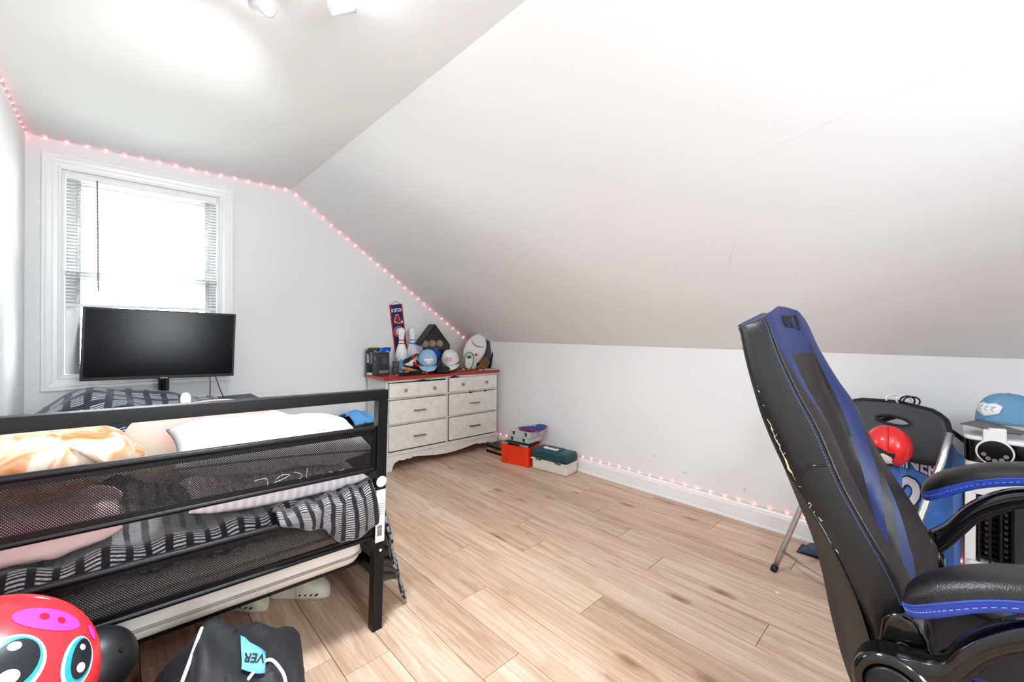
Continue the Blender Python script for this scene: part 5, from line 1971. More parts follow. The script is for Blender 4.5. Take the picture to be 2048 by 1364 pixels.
# arms
M['thread2'] = mat('pale_blue_thread2', (120, 142, 220), 0.7)
TOPP = [(0.062, 0.744), (0.056, 0.768), (0.040, 0.790), (0.010, 0.815), (-0.05, 0.845), (-0.126, 0.866), (-0.20, 0.874), (-0.26, 0.868), (-0.285, 0.850), (-0.292, 0.838)]
BOTP = [(0.062, 0.738), (0.056, 0.722), (0.040, 0.722), (0.010, 0.742), (-0.05, 0.783), (-0.126, 0.812), (-0.20, 0.824), (-0.26, 0.826), (-0.285, 0.830), (-0.292, 0.834)]
HWP = [0.010, 0.026, 0.038, 0.047, 0.052, 0.053, 0.053, 0.048, 0.030, 0.012]
for sgn, ax, dz in ((-1, 1.052, -0.034), (1, 1.682, 0.0)):
    x0 = ax - CX0
    nP = 30
    ring_n = 24

    def prof(arr, t):
        return interp([(a, b2) for a, b2 in arr], t)
    rows = []
    for i in range(nP + 1):
        t = i / nP
        a, b2 = prof(TOPP, t), prof(BOTP, t)
        hw = max(0.006, interp(HWP, t))
        y = (a.x + b2.x) / 2 - CY0
        zc, hz = (a.y + b2.y) / 2 + dz, max(0.002, (a.y - b2.y) / 2)
        row = []
        for k in range(ring_n):
            an = 2 * math.pi * k / ring_n
            ca, sa = math.cos(an), math.sin(an)
            row.append(Vector((x0 + hw * math.copysign(abs(ca) ** 0.75, ca), y, zc + hz * math.copysign(abs(sa) ** 0.8, sa))))
        rows.append(row)
    mt_, mb_ = MB(), MB()
    edge = {}
    for i in range(nP):
        for k in range(ring_n):
            j = (k + 1) % ring_n
            up_ = math.sin(2 * math.pi * (k + 0.5) / ring_n) > -0.12
            (mt_ if up_ else mb_).add([rows[i][k], rows[i][j], rows[i + 1][j], rows[i + 1][k]], [(0, 1, 2, 3)])
    mt_.add(rows[0], [tuple(range(ring_n))])
    mt_.add(rows[nP], [tuple(range(ring_n))])
    pad = obj('arm_pad', mt_, M['leather'], ch, smooth=True)
    obj('blue_side', mb_, M['bluelit'], pad, smooth=True)
    kE = [12, 0]
    for k in (ring_n // 2, 0):
        obj('pad_piping', MB().tube([rows[i][k] for i in range(1, nP)], 0.0022, 5), M['bluelit'], pad, smooth=True)
    mbs = MB()
    for k in (ring_n // 2 + 1, ring_n - 1):
        mbs = MB()
        for i in range(1, nP):
            a, b2 = rows[i][k], rows[i + 1][k]
            o_ = Vector((0.0012 * (-1 if k < ring_n - 1 else 1), 0, 0))
            for q in range(2):
                mbs.tube([a.lerp(b2, q / 2) + o_, a.lerp(b2, (q + 0.55) / 2) + o_], 0.0008, 4)
        obj('stitching', mbs, M['thread2'], pad)
    # glossy arm loop: upper edge / lower edge in the side plane
    up_e = [(0.112, 0.545), (0.104, 0.585), (0.088, 0.610), (0.055, 0.622), (0.014, 0.662), (-0.009, 0.700), (-0.035, 0.735), (-0.078, 0.775), (-0.126, 0.800), (-0.20, 0.815), (-0.25, 0.815)]
    lo_e = [(0.092, 0.500), (0.062, 0.515), (0.046, 0.545), (0.032, 0.580), (0.006, 0.620), (-0.018, 0.660), (-0.043, 0.700), (-0.080, 0.735), (-0.126, 0.765), (-0.20, 0.788), (-0.25, 0.798)]
    U = catmull([(a - CY0, 0, b2 + (dz if a < 0.03 else dz * 0.3)) for a, b2 in up_e], 5)
    Lw = catmull([(a - CY0, 0, b2 + (dz if a < 0.03 else dz * 0.3)) for a, b2 in lo_e], 5)
    hwid = 0.024
    sec = [(-1, 0.1), (-0.85, 0.0), (0.85, 0.0), (1, 0.1), (1, 0.9), (0.85, 1.0), (-0.85, 1.0), (-1, 0.9)]
    rws = []
    for a, b2 in zip(U, Lw):
        rws.append([Vector((x0 + q * hwid, (a.lerp(b2, w)).x, (a.lerp(b2, w)).z)) for q, w in sec])
    mb = MB()
    n8 = len(sec)
    vs = [p for r_ in rws for p in r_]
    fs = []
    for i in range(len(rws) - 1):
        for k in range(n8):
            fs.append((i * n8 + k, i * n8 + (k + 1) % n8, (i + 1) * n8 + (k + 1) % n8, (i + 1) * n8 + k))
    fs += [tuple(range(n8)), tuple((len(rws) - 1) * n8 + k for k in range(n8))]
    arm = obj('arm_loop', mb.add(vs, fs), M['blackgloss'], ch, smooth=True, bevel=0.0)
    # satin inner lip under the loop
    lipp = [Vector((x0, p.x, p.z - 0.006)) for p in Lw[10:]]
    obj('arm_lip', MB().tube(lipp, 0.010, 8, flat=0.8), M['blackplastic'], arm, smooth=True)
    # pivot housing
    pcn = Vector((x0, 0.072 - CY0, 0.548))
    PM = frame(pcn, (0, 1, 0), (0, 0, 1))
    if sgn < 0:
        PM = frame(pcn, (0, -1, 0), (0, 0, 1))
    pv = obj('pivot_housing', MB().lathe([(0.0, -0.028), (0.058, -0.028), (0.060, -0.02), (0.060, 0.024), (0.055, 0.030), (0.044, 0.031), (0.041, 0.026), (0.0, 0.026)], 40, PM), M['blackgloss'], ch, smooth=False, bevel=0.002)
    obj('pivot_cap', MB().lathe([(0.0, 0.024), (0.037, 0.024), (0.039, 0.030), (0.034, 0.033), (0.0, 0.036)], 36, PM), M['blackplastic'], pv, smooth=True)
    # bracket cover on the backrest
    pl_ = [(0.104, 0.560), (0.094, 0.640), (0.084, 0.656), (0.064, 0.664), (0.042, 0.652), (0.028, 0.628), (0.022, 0.590), (0.024, 0.560)]
    xa, xb = (x0 + 0.030, x0 + 0.095) if sgn < 0 else (x0 - 0.095, x0 - 0.030)
    mb = MB()
    mb.prism([(a - CY0, b2) for a, b2 in pl_], 0, xb - xa, frame((xb, 0, 0), (0, 1, 0), (-1, 0, 0)))
    bk_ = obj('bracket_cover', mb, M['blackgloss'], ch, bevel=0.010, seg=3)
    obj('screw_recess', MB().lathe([(0.008, -0.002), (0.013, -0.002), (0.014, 0.001), (0.008, 0.001), (0.008, -0.002)], 20, frame((xa - 0.0005 if sgn < 0 else xb + 0.0005, 0.062 - CY0, 0.598), (0, 1, 0), (0, 0, 1))), M['blackplastic'], bk_, smooth=True)
# ================================================================== FOLDING CHAIR
fz_ = math.atan2(0.53, -0.85)          # facing direction angle
fc = thing('folding_chair', 'black plastic folding chair with silver legs against the knee wall', 'folding chair', (2.5, 0.006, 0))
LAT, FWD = Vector((0.53, 0.848, 0)), Vector((-0.848, 0.53, 0))
FMx = Matrix(((LAT.x, FWD.x, 0, 0), (LAT.y, FWD.y, 0, 0), (0, 0, 1, 0), (0, 0, 0, 1)))
WF = 0.44


def F(l, f, z):
    return FMx @ Vector((l, f, z))


def tubeF(name, pts, r=0.0125, m_=None, parent=fc, n=12):
    return obj(name, MB().tube([F(*p) for p in pts], r, n), m_ or M['chrome'], parent, smooth=True)


for l in (-0.028, WF):
    s = -1 if l < 0.1 else 1
    lg = tubeF('front_leg', [(l, 0.042, 0.79), (l, 0.078, 0.70), (l + s * 0.0, 0.225, 0.40), (l + s * 0.012, 0.41, 0.022)])
    obj('foot_cap', MB().tube([F(l + s * 0.012, 0.409, 0.026), F(l + s * 0.013, 0.421, 0.001)], 0.0155, 12), M['blackplastic'], lg, smooth=True)
    li = 0.005 if l < 0.1 else WF - 0.028
    rl = tubeF('rear_leg', [(li, 0.30, 0.445), (li, 0.16, 0.25), (li, 0.0, 0.022)])
    obj('foot_cap', MB().tube([F(li, 0.003, 0.026), F(li, -0.012, 0.001)], 0.0155, 12), M['blackplastic'], rl, smooth=True)
tubeF('crossbar', [(-0.01, 0.375, 0.10), (WF + 0.01, 0.375, 0.10)], 0.008)
tubeF('crossbar', [(0.028, 0.085, 0.15), (WF - 0.028, 0.085, 0.15)], 0.008)
# back panel with oval grip hole, bowed
hole_c, hole_a, hole_b = (0.0, 0.785), 0.068, 0.020


def back_surface(x, z):
    # x from -1..1 across; returns local (l, f, z)
    l = WF / 2 + x * (WF / 2 + 0.018)
    f = -0.035 + 0.040 * x * x + (0.86 - z) * 0.30
    return Vector((l, f, z))


def ztop(x):
    return 0.872 - 0.055 * abs(x) ** 3.2 - 0.03 * max(0, abs(x) - 0.9) * 10 * abs(x)


def zbot(x):
    return 0.632 + 0.022 * x * x


NB = 48
inner = []
for k in range(NB):
    a = 2 * math.pi * k / NB
    inner.append((hole_c[0] + hole_a / (WF / 2) * math.cos(a), hole_c[1] + hole_b * math.sin(a)))
outer = []
for k in range(NB):
    a = 2 * math.pi * k / NB
    ca, sa = math.cos(a), math.sin(a)
    x = math.copysign(abs(ca) ** 0.24, ca)
    if sa >= 0:
        z = hole_c[1] + (ztop(x) - hole_c[1]) * abs(sa) ** 0.24
    else:
        z = hole_c[1] + (zbot(x) - hole_c[1]) * abs(sa) ** 0.24
    outer.append((x, z))
mb = MB()
ringsN = 6
vs = []
for q in range(ringsN + 1):
    t = q / ringsN
    for k in range(NB):
        x = inner[k][0] + (outer[k][0] - inner[k][0]) * t
        z = inner[k][1] + (outer[k][1] - inner[k][1]) * t
        b3 = back_surface(x, z)
        vs.append(F(b3.x, b3.y, b3.z))
fs = [(q * NB + k, q * NB + (k + 1) % NB, (q + 1) * NB + (k + 1) % NB, (q + 1) * NB + k) for q in range(ringsN) for k in range(NB)]
M['chairplastic'] = mat('charcoal_textured_plastic', (58, 61, 66), 0.45, bump=0.25, bscale=500)
bkp = obj('backrest', mb.add(vs, fs), M['chairplastic'], fc, smooth=True, solid=0.014)
rim = [F(*back_surface(x, z)) for x, z in outer]
obj('edge_rim', MB().tube(rim, 0.0095, 8, closed=True), M['blackplastic'], bkp, smooth=True)
rim = [F(*back_surface(x, z)) for x, z in inner]
obj('grip_rim', MB().tube(rim, 0.0085, 8, closed=True), M['blackplastic'], bkp, smooth=True)
mb = MB()
mb.grid(lambda u, v: F(0.02 + u * (WF - 0.10), 0.10 + v * 0.28, 0.452 + 0.02 * abs(2 * u - 1) ** 3 - 0.012 * math.sin(v * math.pi) - 0.02 * max(0, v - 0.85)), 14, 12)
obj('seat', mb, M['chairplastic'], fc, smooth=True, solid=0.014)

# hangers hooked over the chair back
M['hangw'] = M['white']


def hanger(label, l, m_, lean):
    t = thing('clothes_hanger', label, 'hanger', (2.5, 0.006, 0), group='hangers hooked on the folding chair')
    x = (l - WF / 2) / (WF / 2 + 0.018)
    zt = ztop(x) + 0.006
    b3 = back_surface(x, zt)
    hk = []
    for k in range(13):
        a = math.radians(215 - 19 * k)
        hk.append(F(l + lean * (0.03 * math.cos(a)), b3.y - 0.012 + 0.030 * -math.cos(a) * -1, zt + 0.004 + 0.022 * math.sin(a)))
    hk.append(F(l + 0.01, b3.y - 0.055, zt - 0.06))
    obj('hook', MB().tube(hk, 0.0036, 7), m_, t, smooth=True)
    by = b3.y - 0.058
    arms = [F(l - 0.19, by + 0.01, zt - 0.14), F(l - 0.10, by, zt - 0.092), F(l + 0.01, by, zt - 0.058), F(l + 0.10, by, zt - 0.092), F(l + 0.19, by + 0.01, zt - 0.14)]
    obj('shoulder_bar', MB().tube(catmull(arms, 5), 0.006, 8), m_, t, smooth=True)
    return t


hanger('white hanger hook leftmost on top of the folding chair back', 0.245, M['white'], 0.6)
hanger('white hanger hook right beside the black hooks on the folding chair', 0.208, M['white'], 0.3)
hanger('left of the two black hanger hooks on the folding chair', 0.192, M['blackplastic'], 0.3)
hanger('right of the two black hanger hooks on the folding chair', 0.174, M['blackplastic'], 0.4)

# jersey hanging behind the backrest
M['jersey'] = mat('sky_blue_jersey', (70, 128, 214), 0.6, sheen=0.2)
M['jerseywhite'] = mat('white_jersey_print', (226, 222, 232), 0.7)
M['jerseynavy'] = mat('navy_jersey_print', (18, 26, 58), 0.7)
jy = thing('hockey_jersey', 'sky blue jersey with white lettering hanging behind the folding chair back', 'jersey', (2.5, 0.006, 0))


def jers(u, v):
    l = -0.028 + u * 0.518
    z = 0.745 - 0.62 * v
    sh = 0.05 * abs(2 * u - 1) ** 2 * (1 - v) * 1.0
    f = -0.085 + 0.020 * math.sin(u * 15 + 2) * (0.3 + v) + 0.008 * math.sin(u * 31)
    f = max(f, -0.105) + 0.055 * max(0, 1 - u / 0.18)
    return F(l, f, z - sh)


mb = MB()
mb.grid(jers, 46, 20)
obj('body', mb, M['jersey'], jy, smooth=True, solid=0.004)
yoke = MB()


def jpt(l, z, off=0.006):
    u = (l + 0.028) / 0.518
    f = -0.085 + 0.020 * math.sin(u * 15 + 2) * (0.3 + (0.745 - z) / 0.62) + 0.008 * math.sin(u * 31)
    return F(l, max(f, -0.105) + 0.055 * max(0, 1 - u / 0.18) + off + 0.004, z)


def bend_text(name, s, size, zc, lc, arc, m_, off, bold, parent):
    cu = bpy.data.curves.new(name, 'FONT')
    cu.body = s
    cu.size = size
    cu.offset = bold
    cu.align_x = 'CENTER'
    cu.align_y = 'CENTER'
    cu.resolution_u = 3
    cu.fill_mode = 'FRONT'
    tmp = bpy.data.objects.new(name, cu)
    me = bpy.data.meshes.new_from_object(tmp)
    bpy.data.objects.remove(tmp)
    bm = bmesh.new()
    bm.from_mesh(me)
    bmesh.ops.subdivide_edges(bm, edges=bm.edges[:], cuts=1)
    for v in bm.verts:
        x, y = v.co.x, v.co.y
        # viewer faces the chair: image right = decreasing lateral
        x *= 0.70
        ll = lc - x
        zz = zc + y - arc * x * x
        v.co = jpt(ll, zz, off)
    bm.to_mesh(me)
    bm.free()
    me.materials.clear()
    me.materials.append(m_)
    o = bpy.data.objects.new(name, me)
    COL.objects.link(o)
    o.parent = parent
    return o


bend_text('name_outline', 'MINER', 0.092, 0.598, 0.180, 2.2, M['jerseynavy'], 0.004, 0.007, jy)
bend_text('name_letters', 'MINER', 0.092, 0.598, 0.180, 2.2, M['jerseywhite'], 0.0065, 0.0025, jy)
bend_text('number_outline', '2', 0.24, 0.43, 0.185, 0.0, M['jerseynavy'], 0.004, 0.013, jy)
bend_text('number', '2', 0.24, 0.43, 0.185, 0.0, M['jerseywhite'], 0.0065, 0.006, jy)

# ------------------------------------------------------------------ red reflex punch ball standing on the seat
pb = thing('punch_ball', 'red and black punch ball on a spring standing on the folding chair seat', 'punch ball', (2.40, 0.188, 0.466))
obj('suction_base', MB().lathe([(0, 0), (0.055, 0), (0.06, 0.006), (0.035, 0.02), (0.014, 0.03), (0, 0.03)], 28), M['blackplastic'], pb, smooth=True)
sp2 = [(0.010 * math.cos(k * 0.8), 0.010 * math.sin(k * 0.8), 0.028 + 0.0012 * k) for k in range(76)]
obj('spring', MB().tube(sp2, 0.0018, 5), M['steel'], pb, smooth=True)
BR, BC = 0.078, Vector((0, 0, 0.245))


def ball_zone(name, test, m_, sc=1.0):
    mb = MB()
    n, mm = 120, 80
    for i in range(mm):
        for k in range(n):
            q = []
            for (ii, kk) in ((i, k), (i, k + 1), (i + 1, k + 1), (i + 1, k)):
                ph = -math.pi / 2 + math.pi * ii / mm
                a = 2 * math.pi * kk / n
                q.append(Vector((math.cos(ph) * math.cos(a), math.cos(ph) * math.sin(a), math.sin(ph))))
            c_ = (q[0] + q[1] + q[2] + q[3]) / 4
            if test(c_):
                mb.add([BC + Vector((v.x * BR, v.y * BR, v.z * BR * 1.12)) * sc for v in q], [(0, 1, 2, 3)])
    return obj(name, mb, m_, pb, smooth=True)


toC = Vector((-0.99, -0.08, 0.1)).normalized()          # toward the photographer
lft = Vector((0.10, 1.0, 0)).normalized()


def lower(c_):
    s = c_.dot(lft)
    return (c_.z < -0.06 + 0.16 * s + 0.06 * math.sin(s * 6) and s > -0.42 - 0.3 * (c_.z + 0.3)) or c_.z < -0.80


def white_band(c_):
    s = c_.dot(lft)
    return c_.dot(toC) > 0.1 and -0.74 - 0.1 * s < c_.z < -0.34 - 0.30 * s + 0.12 * math.sin(s * 7 + 1) and -0.30 < s < 0.55


ball_zone('red_shell', lambda c_: not lower(c_), M['red'])
ball_zone('black_panel', lambda c_: lower(c_) and not white_band(c_), mat('black_vinyl', (26, 26, 30), 0.4))
ball_zone('white_panel', lambda c_: lower(c_) and white_band(c_), mat('cream_vinyl', (226, 214, 208), 0.5))
mer = []
for k in range(17):
    ph = math.radians(-5 + 95 * k / 16)
    d_ = toC * math.cos(ph) + Vector((0, 0, 1)) * math.sin(ph)
    mer.append(BC + Vector((d_.x * BR, d_.y * BR, d_.z * BR * 1.12)) * 1.004)
obj('seam', MB().tube(mer, 0.0014, 5), mat('dark_red_seam', (150, 16, 22), 0.5), pb, smooth=True)

# ------------------------------------------------------------------ air cooler
ac = thing('air_cooler', 'white and black tower air cooler beside the folding chair', 'air cooler', (2.45, -0.036, 0))
# local: x toward wall, y negative along the front


def rbox(mb, x0, x1, y0, y1, z0, z1, r, bulge=0.0, n=6):
    pts = []
    for (cx_, cy_, a0) in ((x1 - r, y1 - r, 0), (x0 + r, y1 - r, 90), (x0 + r, y0 + r, 180), (x1 - r, y0 + r, 270)):
        for k in range(n + 1):
            a = math.radians(a0 + 90 * k / n)
            pts.append((cx_ + r * math.cos(a), cy_ + r * math.sin(a)))
        if a0 == 90:
            for k in range(1, 8):
                t = k / 8
                y = (y1 - r) + (y0 + r - (y1 - r)) * t
                pts.append((x0 - bulge * math.sin(t * math.pi), y))
    N_ = len(pts)
    vs = [(x, y, z0) for x, y in pts] + [(x, y, z1) for x, y in pts]
    fs = [tuple(range(N_ - 1, -1, -1)), tuple(range(N_, 2 * N_))] + [(i, (i + 1) % N_, (i + 1) % N_ + N_, i + N_) for i in range(N_)]
    return mb.add(vs, fs)


obj('lower_body', rbox(MB(), 0.0, 0.33, -0.36, 0.0, 0.02, 0.30, 0.03, 0.02), M['white'], ac, bevel=0.002)
obj('upper_body', rbox(MB(), 0.0, 0.33, -0.36, 0.0, 0.565, 0.690, 0.03, 0.02), M['white'], ac, bevel=0.002)
obj('rear_body', MB().box(0.075, 0.33, -0.36, 0.0, 0.30, 0.565), mat('dark_inside', (40, 40, 42), 0.7), ac)
obj('side_frame', MB().box(0.0, 0.09, -0.030, 0.0, 0.30, 0.565), M['white'], ac, bevel=0.004)
obj('side_frame', MB().box(0.0, 0.09, -0.36, -0.335, 0.30, 0.565), M['white'], ac, bevel=0.004)
obj('control_band', rbox(MB(), -0.002, 0.332, -0.362, 0.002, 0.690, 0.775, 0.032, 0.02), M['blackgloss'], ac, bevel=0.002)
obj('top_cover', rbox(MB(), -0.004, 0.334, -0.364, 0.004, 0.775, 0.792, 0.034, 0.02), M['white'], ac, bevel=0.006, seg=3)
for i in range(11):
    y = -0.038 - 0.028 * i
    obj('vertical_louvre', MB().box(0.006 - 0.018 * math.sin((y / -0.36) * math.pi), 0.038, y - 0.0035, y + 0.0035, 0.302, 0.563), M['blackplastic'], ac)
for i in range(11):
    z = 0.315 + 0.0235 * i
    obj('horizontal_vane', MB().box(0.034, 0.060, -0.335, -0.03, z - 0.0018, z + 0.0018), M['blackplastic'], ac)
for i in range(6):
    y = -0.06 - 0.05 * i
    obj('inner_slat', MB().box(0.062, 0.075, y - 0.005, y + 0.005, 0.31, 0.555), M['white'], ac)
# control strap with round touch panel
st_ = MB()
st_.box(-0.022, -0.012, -0.106, -0.046, 0.745, 0.80).box(-0.022, 0.05, -0.106, -0.046, 0.793, 0.832)
obj('control_strap', st_, M['white'], ac, bevel=0.004)
CP = frame((-0.024, -0.076, 0.741), (0, -1, 0), (0, 0, 1))
cpn = obj('touch_panel', MB().lathe([(0.0, 0.0), (0.047, 0.0), (0.050, 0.004), (0.047, 0.008), (0.0, 0.008)], 36, frame((-0.016, -0.076, 0.741), (0, 1, 0), (0, 0, 1)).inverted().inverted() if False else frame((-0.018, -0.076, 0.741), (0, -1, 0), (0, 0, 1))), M['white'], ac, smooth=False)
obj('touch_face', MB().lathe([(0.0, 0.0085), (0.0445, 0.0085), (0.0445, 0.0095), (0.0, 0.0095)], 36, frame((-0.018, -0.076, 0.741), (0, -1, 0), (0, 0, 1))), M['blackgloss'], cpn)
for i in range(5):
    a = math.radians(200 + 35 * i)
    q = Vector((0.030 * math.cos(a), 0.030 * math.sin(a), 0.0098))
    fm_ = frame((-0.018, -0.076, 0.741), (0, -1, 0), (0, 0, 1))
    obj('touch_icon', MB().lathe([(0.0058, 0), (0.0072, 0), (0.0072, 0.0006), (0.0058, 0.0006), (0.0058, 0)], 18, fm_ @ Matrix.Translation(q)).box(-0.0025, 0.0025, -0.0008, 0.0008, 0, 0.0005, 0, fm_ @ Matrix.Translation(q)), M['inkgrey'], cpn)
obj('red_emblem', MB().lathe([(0.0, 0.0), (0.018, 0.0), (0.018, 0.002), (0.0, 0.002)], 24, frame((-0.021, -0.085, 0.160), (0, -1, 0), (0, 0, 1))), M['redmat'], ac)
obj('base_skirt', MB().box(0.02, 0.31, -0.34, -0.02, 0.0, 0.02), M['blackplastic'], ac)
cap('dusty blue baseball cap with gray brim on top of the air cooler', (2.565, -0.155, 0.842), math.radians(228), math.radians(0), M['steelcap'], mat('gray_brim_felt', (104, 104, 100), 0.8), mat('gray_underbrim', (70, 70, 70), 0.85), cap_logo, group='caps')

# black upright panel leaning before the cooler, flat game box on the floor, blue wedge
pn = thing('black_speaker_panel', 'tall black flat panel standing in front of the air cooler at the right edge', 'panel', (2.385, -0.158, 0))
obj('board', MB().box(-0.012, 0.012, -0.32, 0.0, 0.03, 0.62), mat('dark_grey_panel', (40, 41, 44), 0.55), pn, bevel=0.003)
obj('foot', MB().box(-0.03, 0.03, -0.30, -0.02, 0.0, 0.03), M['blackplastic'], pn, bevel=0.003)
gb = thing('flat_game_box', 'flat black box with lime dashes and white lid on the floor at lower right', 'box', (2.23, -0.075, 0))
obj('tray', MB().box(0.0, 0.12, -0.42, 0.0, 0.0, 0.040), M['blackplastic'], gb, bevel=0.002)
obj('lid', MB().box(0.035, 0.122, -0.422, 0.002, 0.0405, 0.052), M['white'], gb, bevel=0.002)
for i in range(7):
    obj('lime_dash', MB().box(-0.0008, 0.0004, -0.036 - 0.05 * i, -0.010 - 0.05 * i, 0.018, 0.024), mat('lime_print', (130, 190, 40), 0.5), gb)
wd = thing('blue_wedge', 'dark blue triangular plastic piece on the floor behind the silver chair leg', 'plastic piece', (2.70, 0.50, 0))
obj('shell', MB().add([(-0.012, 0.085, 0.0), (0.02, -0.09, 0.0), (0.12, -0.05, 0.0), (0.10, 0.05, 0.0), (0.0, 0.06, 0.02), (0.03, -0.07, 0.045), (0.10, -0.04, 0.05), (0.09, 0.04, 0.03)], [(0, 1, 5, 4), (1, 2, 6, 5), (2, 3, 7, 6), (3, 0, 4, 7), (4, 5, 6, 7), (0, 3, 2, 1)]), mat('dark_blue_plastic', (44, 64, 88), 0.5), wd, bevel=0.004)
obj('lip', MB().box(-0.02, 0.10, -0.09, 0.08, 0.0, 0.004), M['blackplastic'], wd)
# ================================================================== LOWER LEFT: duffel bag, toy balls, clogs
M['nylon'] = mat('black_nylon', (30, 31, 35), 0.6, bump=0.35, bscale=600, var=0.15, vscale=20)
M['webbing'] = mat('black_webbing', (18, 18, 20), 0.7)
M['pipewhite'] = mat('white_piping', (232, 230, 226), 0.6)
db = thing('duffel_bag', 'black nylon duffel bag with white piping slumped before the bed', 'duffel bag', (0.03, 1.30, 0))


def bag_h(x, y):
    h_ = lerp_tab([(-0.40, 0.20), (-0.25, 0.262), (-0.05, 0.25), (0.03, 0.26), (0.10, 0.345), (0.15, 0.392), (0.20, 0.37), (0.30, 0.312), (0.36, 0.285), (0.40, 0.27), (0.415, 0.25)], x)
    ridge = 1 - 0.25 * max(0, (abs(y - 0.06) - 0.05) / 0.2) ** 1.5
    return h_ * ridge + 0.026 * nz(x * 7, y * 7, 3) + 0.018 * nz(x * 16, y * 13, 8) + 0.008 * math.sin(x * 55 + y * 40 + 4 * nz(x * 6, y * 6, 1))


def bagp(u, v):
    x = -0.39 + 0.80 * u
    ex = min(1.0, min(u, 1 - u) / 0.06)
    a = math.pi * v
    yw = 0.20 * (0.9 + 0.1 * ex)
    y = 0.02 - yw * math.copysign(abs(math.cos(a)) ** 0.6, math.cos(a))
    hh = bag_h(x, y)
    z = hh * (math.sin(a) ** 0.5 if math.sin(a) > 0 else 0) * (0.9 + 0.1 * ex ** 0.5)
    return Vector((x + 0.30 * (y - 0.22) * max(0, u - 0.3) + 0.006 * nz(y * 20, z * 20, 1), y, max(0.002, z)))


mb = MB()
mb.grid(bagp, 56, 30)
n0 = len(mb.v)
mb.add([bagp(1, j / 30) for j in range(31)], [tuple(range(31))])
mb.add([bagp(0, j / 30) for j in range(31)], [tuple(range(31))])
obj('body', mb, M['nylon'], db, smooth=True)


def on_bag(u, v, off=0.004):
    p = bagp(u, v)
    return p + Vector((0, -off * 0.6, off))


obj('piping', MB().tube(catmull([on_bag(0.50, 0.34), on_bag(0.55, 0.40), on_bag(0.61, 0.46), on_bag(0.66, 0.52), on_bag(0.675, 0.56)], 5), 0.0045, 6), M['pipewhite'], db, smooth=True)
obj('piping', MB().tube(catmull([on_bag(0.73, 0.18), on_bag(0.765, 0.32), on_bag(0.81, 0.42), on_bag(0.87, 0.465), on_bag(0.915, 0.45), on_bag(0.93, 0.38), on_bag(0.93, 0.22), on_bag(0.925, 0.08)], 6), 0.0045, 6), M['pipewhite'], db, smooth=True)
# pocket bulges
mb = MB()
mb.grid(lambda u, v: on_bag(0.745 + 0.18 * u, 0.06 + 0.36 * v, 0.004 + 0.016 * math.sin(u * math.pi) * math.sin(v * math.pi)), 16, 14)
obj('end_pocket', mb, M['nylon'], db, smooth=True)
tg = MB()
tg.grid(lambda u, v: on_bag(0.785 + 0.075 * u, 0.435 + 0.06 * v + 0.02 * (0.5 - u), 0.010), 6, 4)
tgo = obj('name_tag', tg, mat('sky_blue_tag', (110, 190, 226), 0.6), db, smooth=True, solid=0.002)
pA, pB, pC = on_bag(0.858, 0.462, 0.014), on_bag(0.79, 0.478, 0.014), on_bag(0.825, 0.44, 0.014)
text('tag_lettering', 'VER', 0.030, M['ink'], tgo, frame((pA + pB) / 2, pB - pA, pC - (pA + pB) / 2), 0.0004, 0.0006)
obj('carry_strap', MB().tube(catmull([on_bag(0.40, 0.22, 0.01), on_bag(0.46, 0.32, 0.03), on_bag(0.52, 0.40, 0.045), on_bag(0.57, 0.42, 0.03), on_bag(0.60, 0.38, 0.012)], 6), 0.011, 8, flat=0.35), M['webbing'], db, smooth=True)
obj('carry_strap', MB().tube(catmull([on_bag(0.60, 0.06, 0.02), on_bag(0.63, 0.20, 0.02), on_bag(0.68, 0.32, 0.022), on_bag(0.73, 0.24, 0.02), on_bag(0.75, 0.08, 0.02)], 6), 0.012, 8, flat=0.3), M['webbing'], db, smooth=True)
bkl = [on_bag(0.475, 0.16, 0.02), on_bag(0.53, 0.16, 0.02), on_bag(0.545, 0.22, 0.02), on_bag(0.49, 0.22, 0.02)]
obj('buckle', MB().tube(bkl, 0.0045, 6, closed=True), M['blackgloss'], db)
bkl = [on_bag(0.47, 0.30, 0.02), on_bag(0.505, 0.305, 0.02), on_bag(0.515, 0.34, 0.02), on_bag(0.48, 0.335, 0.02)]
obj('buckle', MB().tube(bkl, 0.004, 6, closed=True), M['blackgloss'], db)
obj('zipper', MB().tube(catmull([on_bag(0.20, 0.50, 0.003), on_bag(0.40, 0.50, 0.003), on_bag(0.60, 0.50, 0.003), on_bag(0.78, 0.53, 0.003)], 6), 0.004, 6), M['webbing'], db, smooth=True)

# black ball and red face ball
kb = thing('black_ball', 'small black rubber ball behind the red face ball', 'ball', (-0.045, 1.462, 0.362))
obj('shell', MB().ell((0, 0, 0), 0.085, 0.085, 0.085, 36, 22), mat('black_rubber', (24, 25, 27), 0.42), kb, smooth=True)
obj('valve', MB().lathe([(0, 0), (0.006, 0), (0.006, 0.003), (0, 0.003)], 12, Matrix.Translation((0.051, -0.051, 0.045)) @ Vector((0.051, -0.051, 0.045)).to_track_quat('Z', 'Y').to_matrix().to_4x4()), M['blackplastic'], kb)

RB = thing('face_ball', 'red toy ball printed with a big-eyed pink-snouted animal face', 'ball', (-0.212, 1.275, 0.482))
BRD = 0.186
FROLL = math.radians(30)
M['ballred'] = mat('coral_red_vinyl', (240, 52, 62), 0.3, spec=0.5)
obj('shell', MB().ell((0, 0, 0), BRD, BRD, BRD, 56, 36), M['ballred'], RB, smooth=True)
camdir = (Vector((0, 0, 1.2)) - Vector((-0.212, 1.275, 0.482))).normalized()


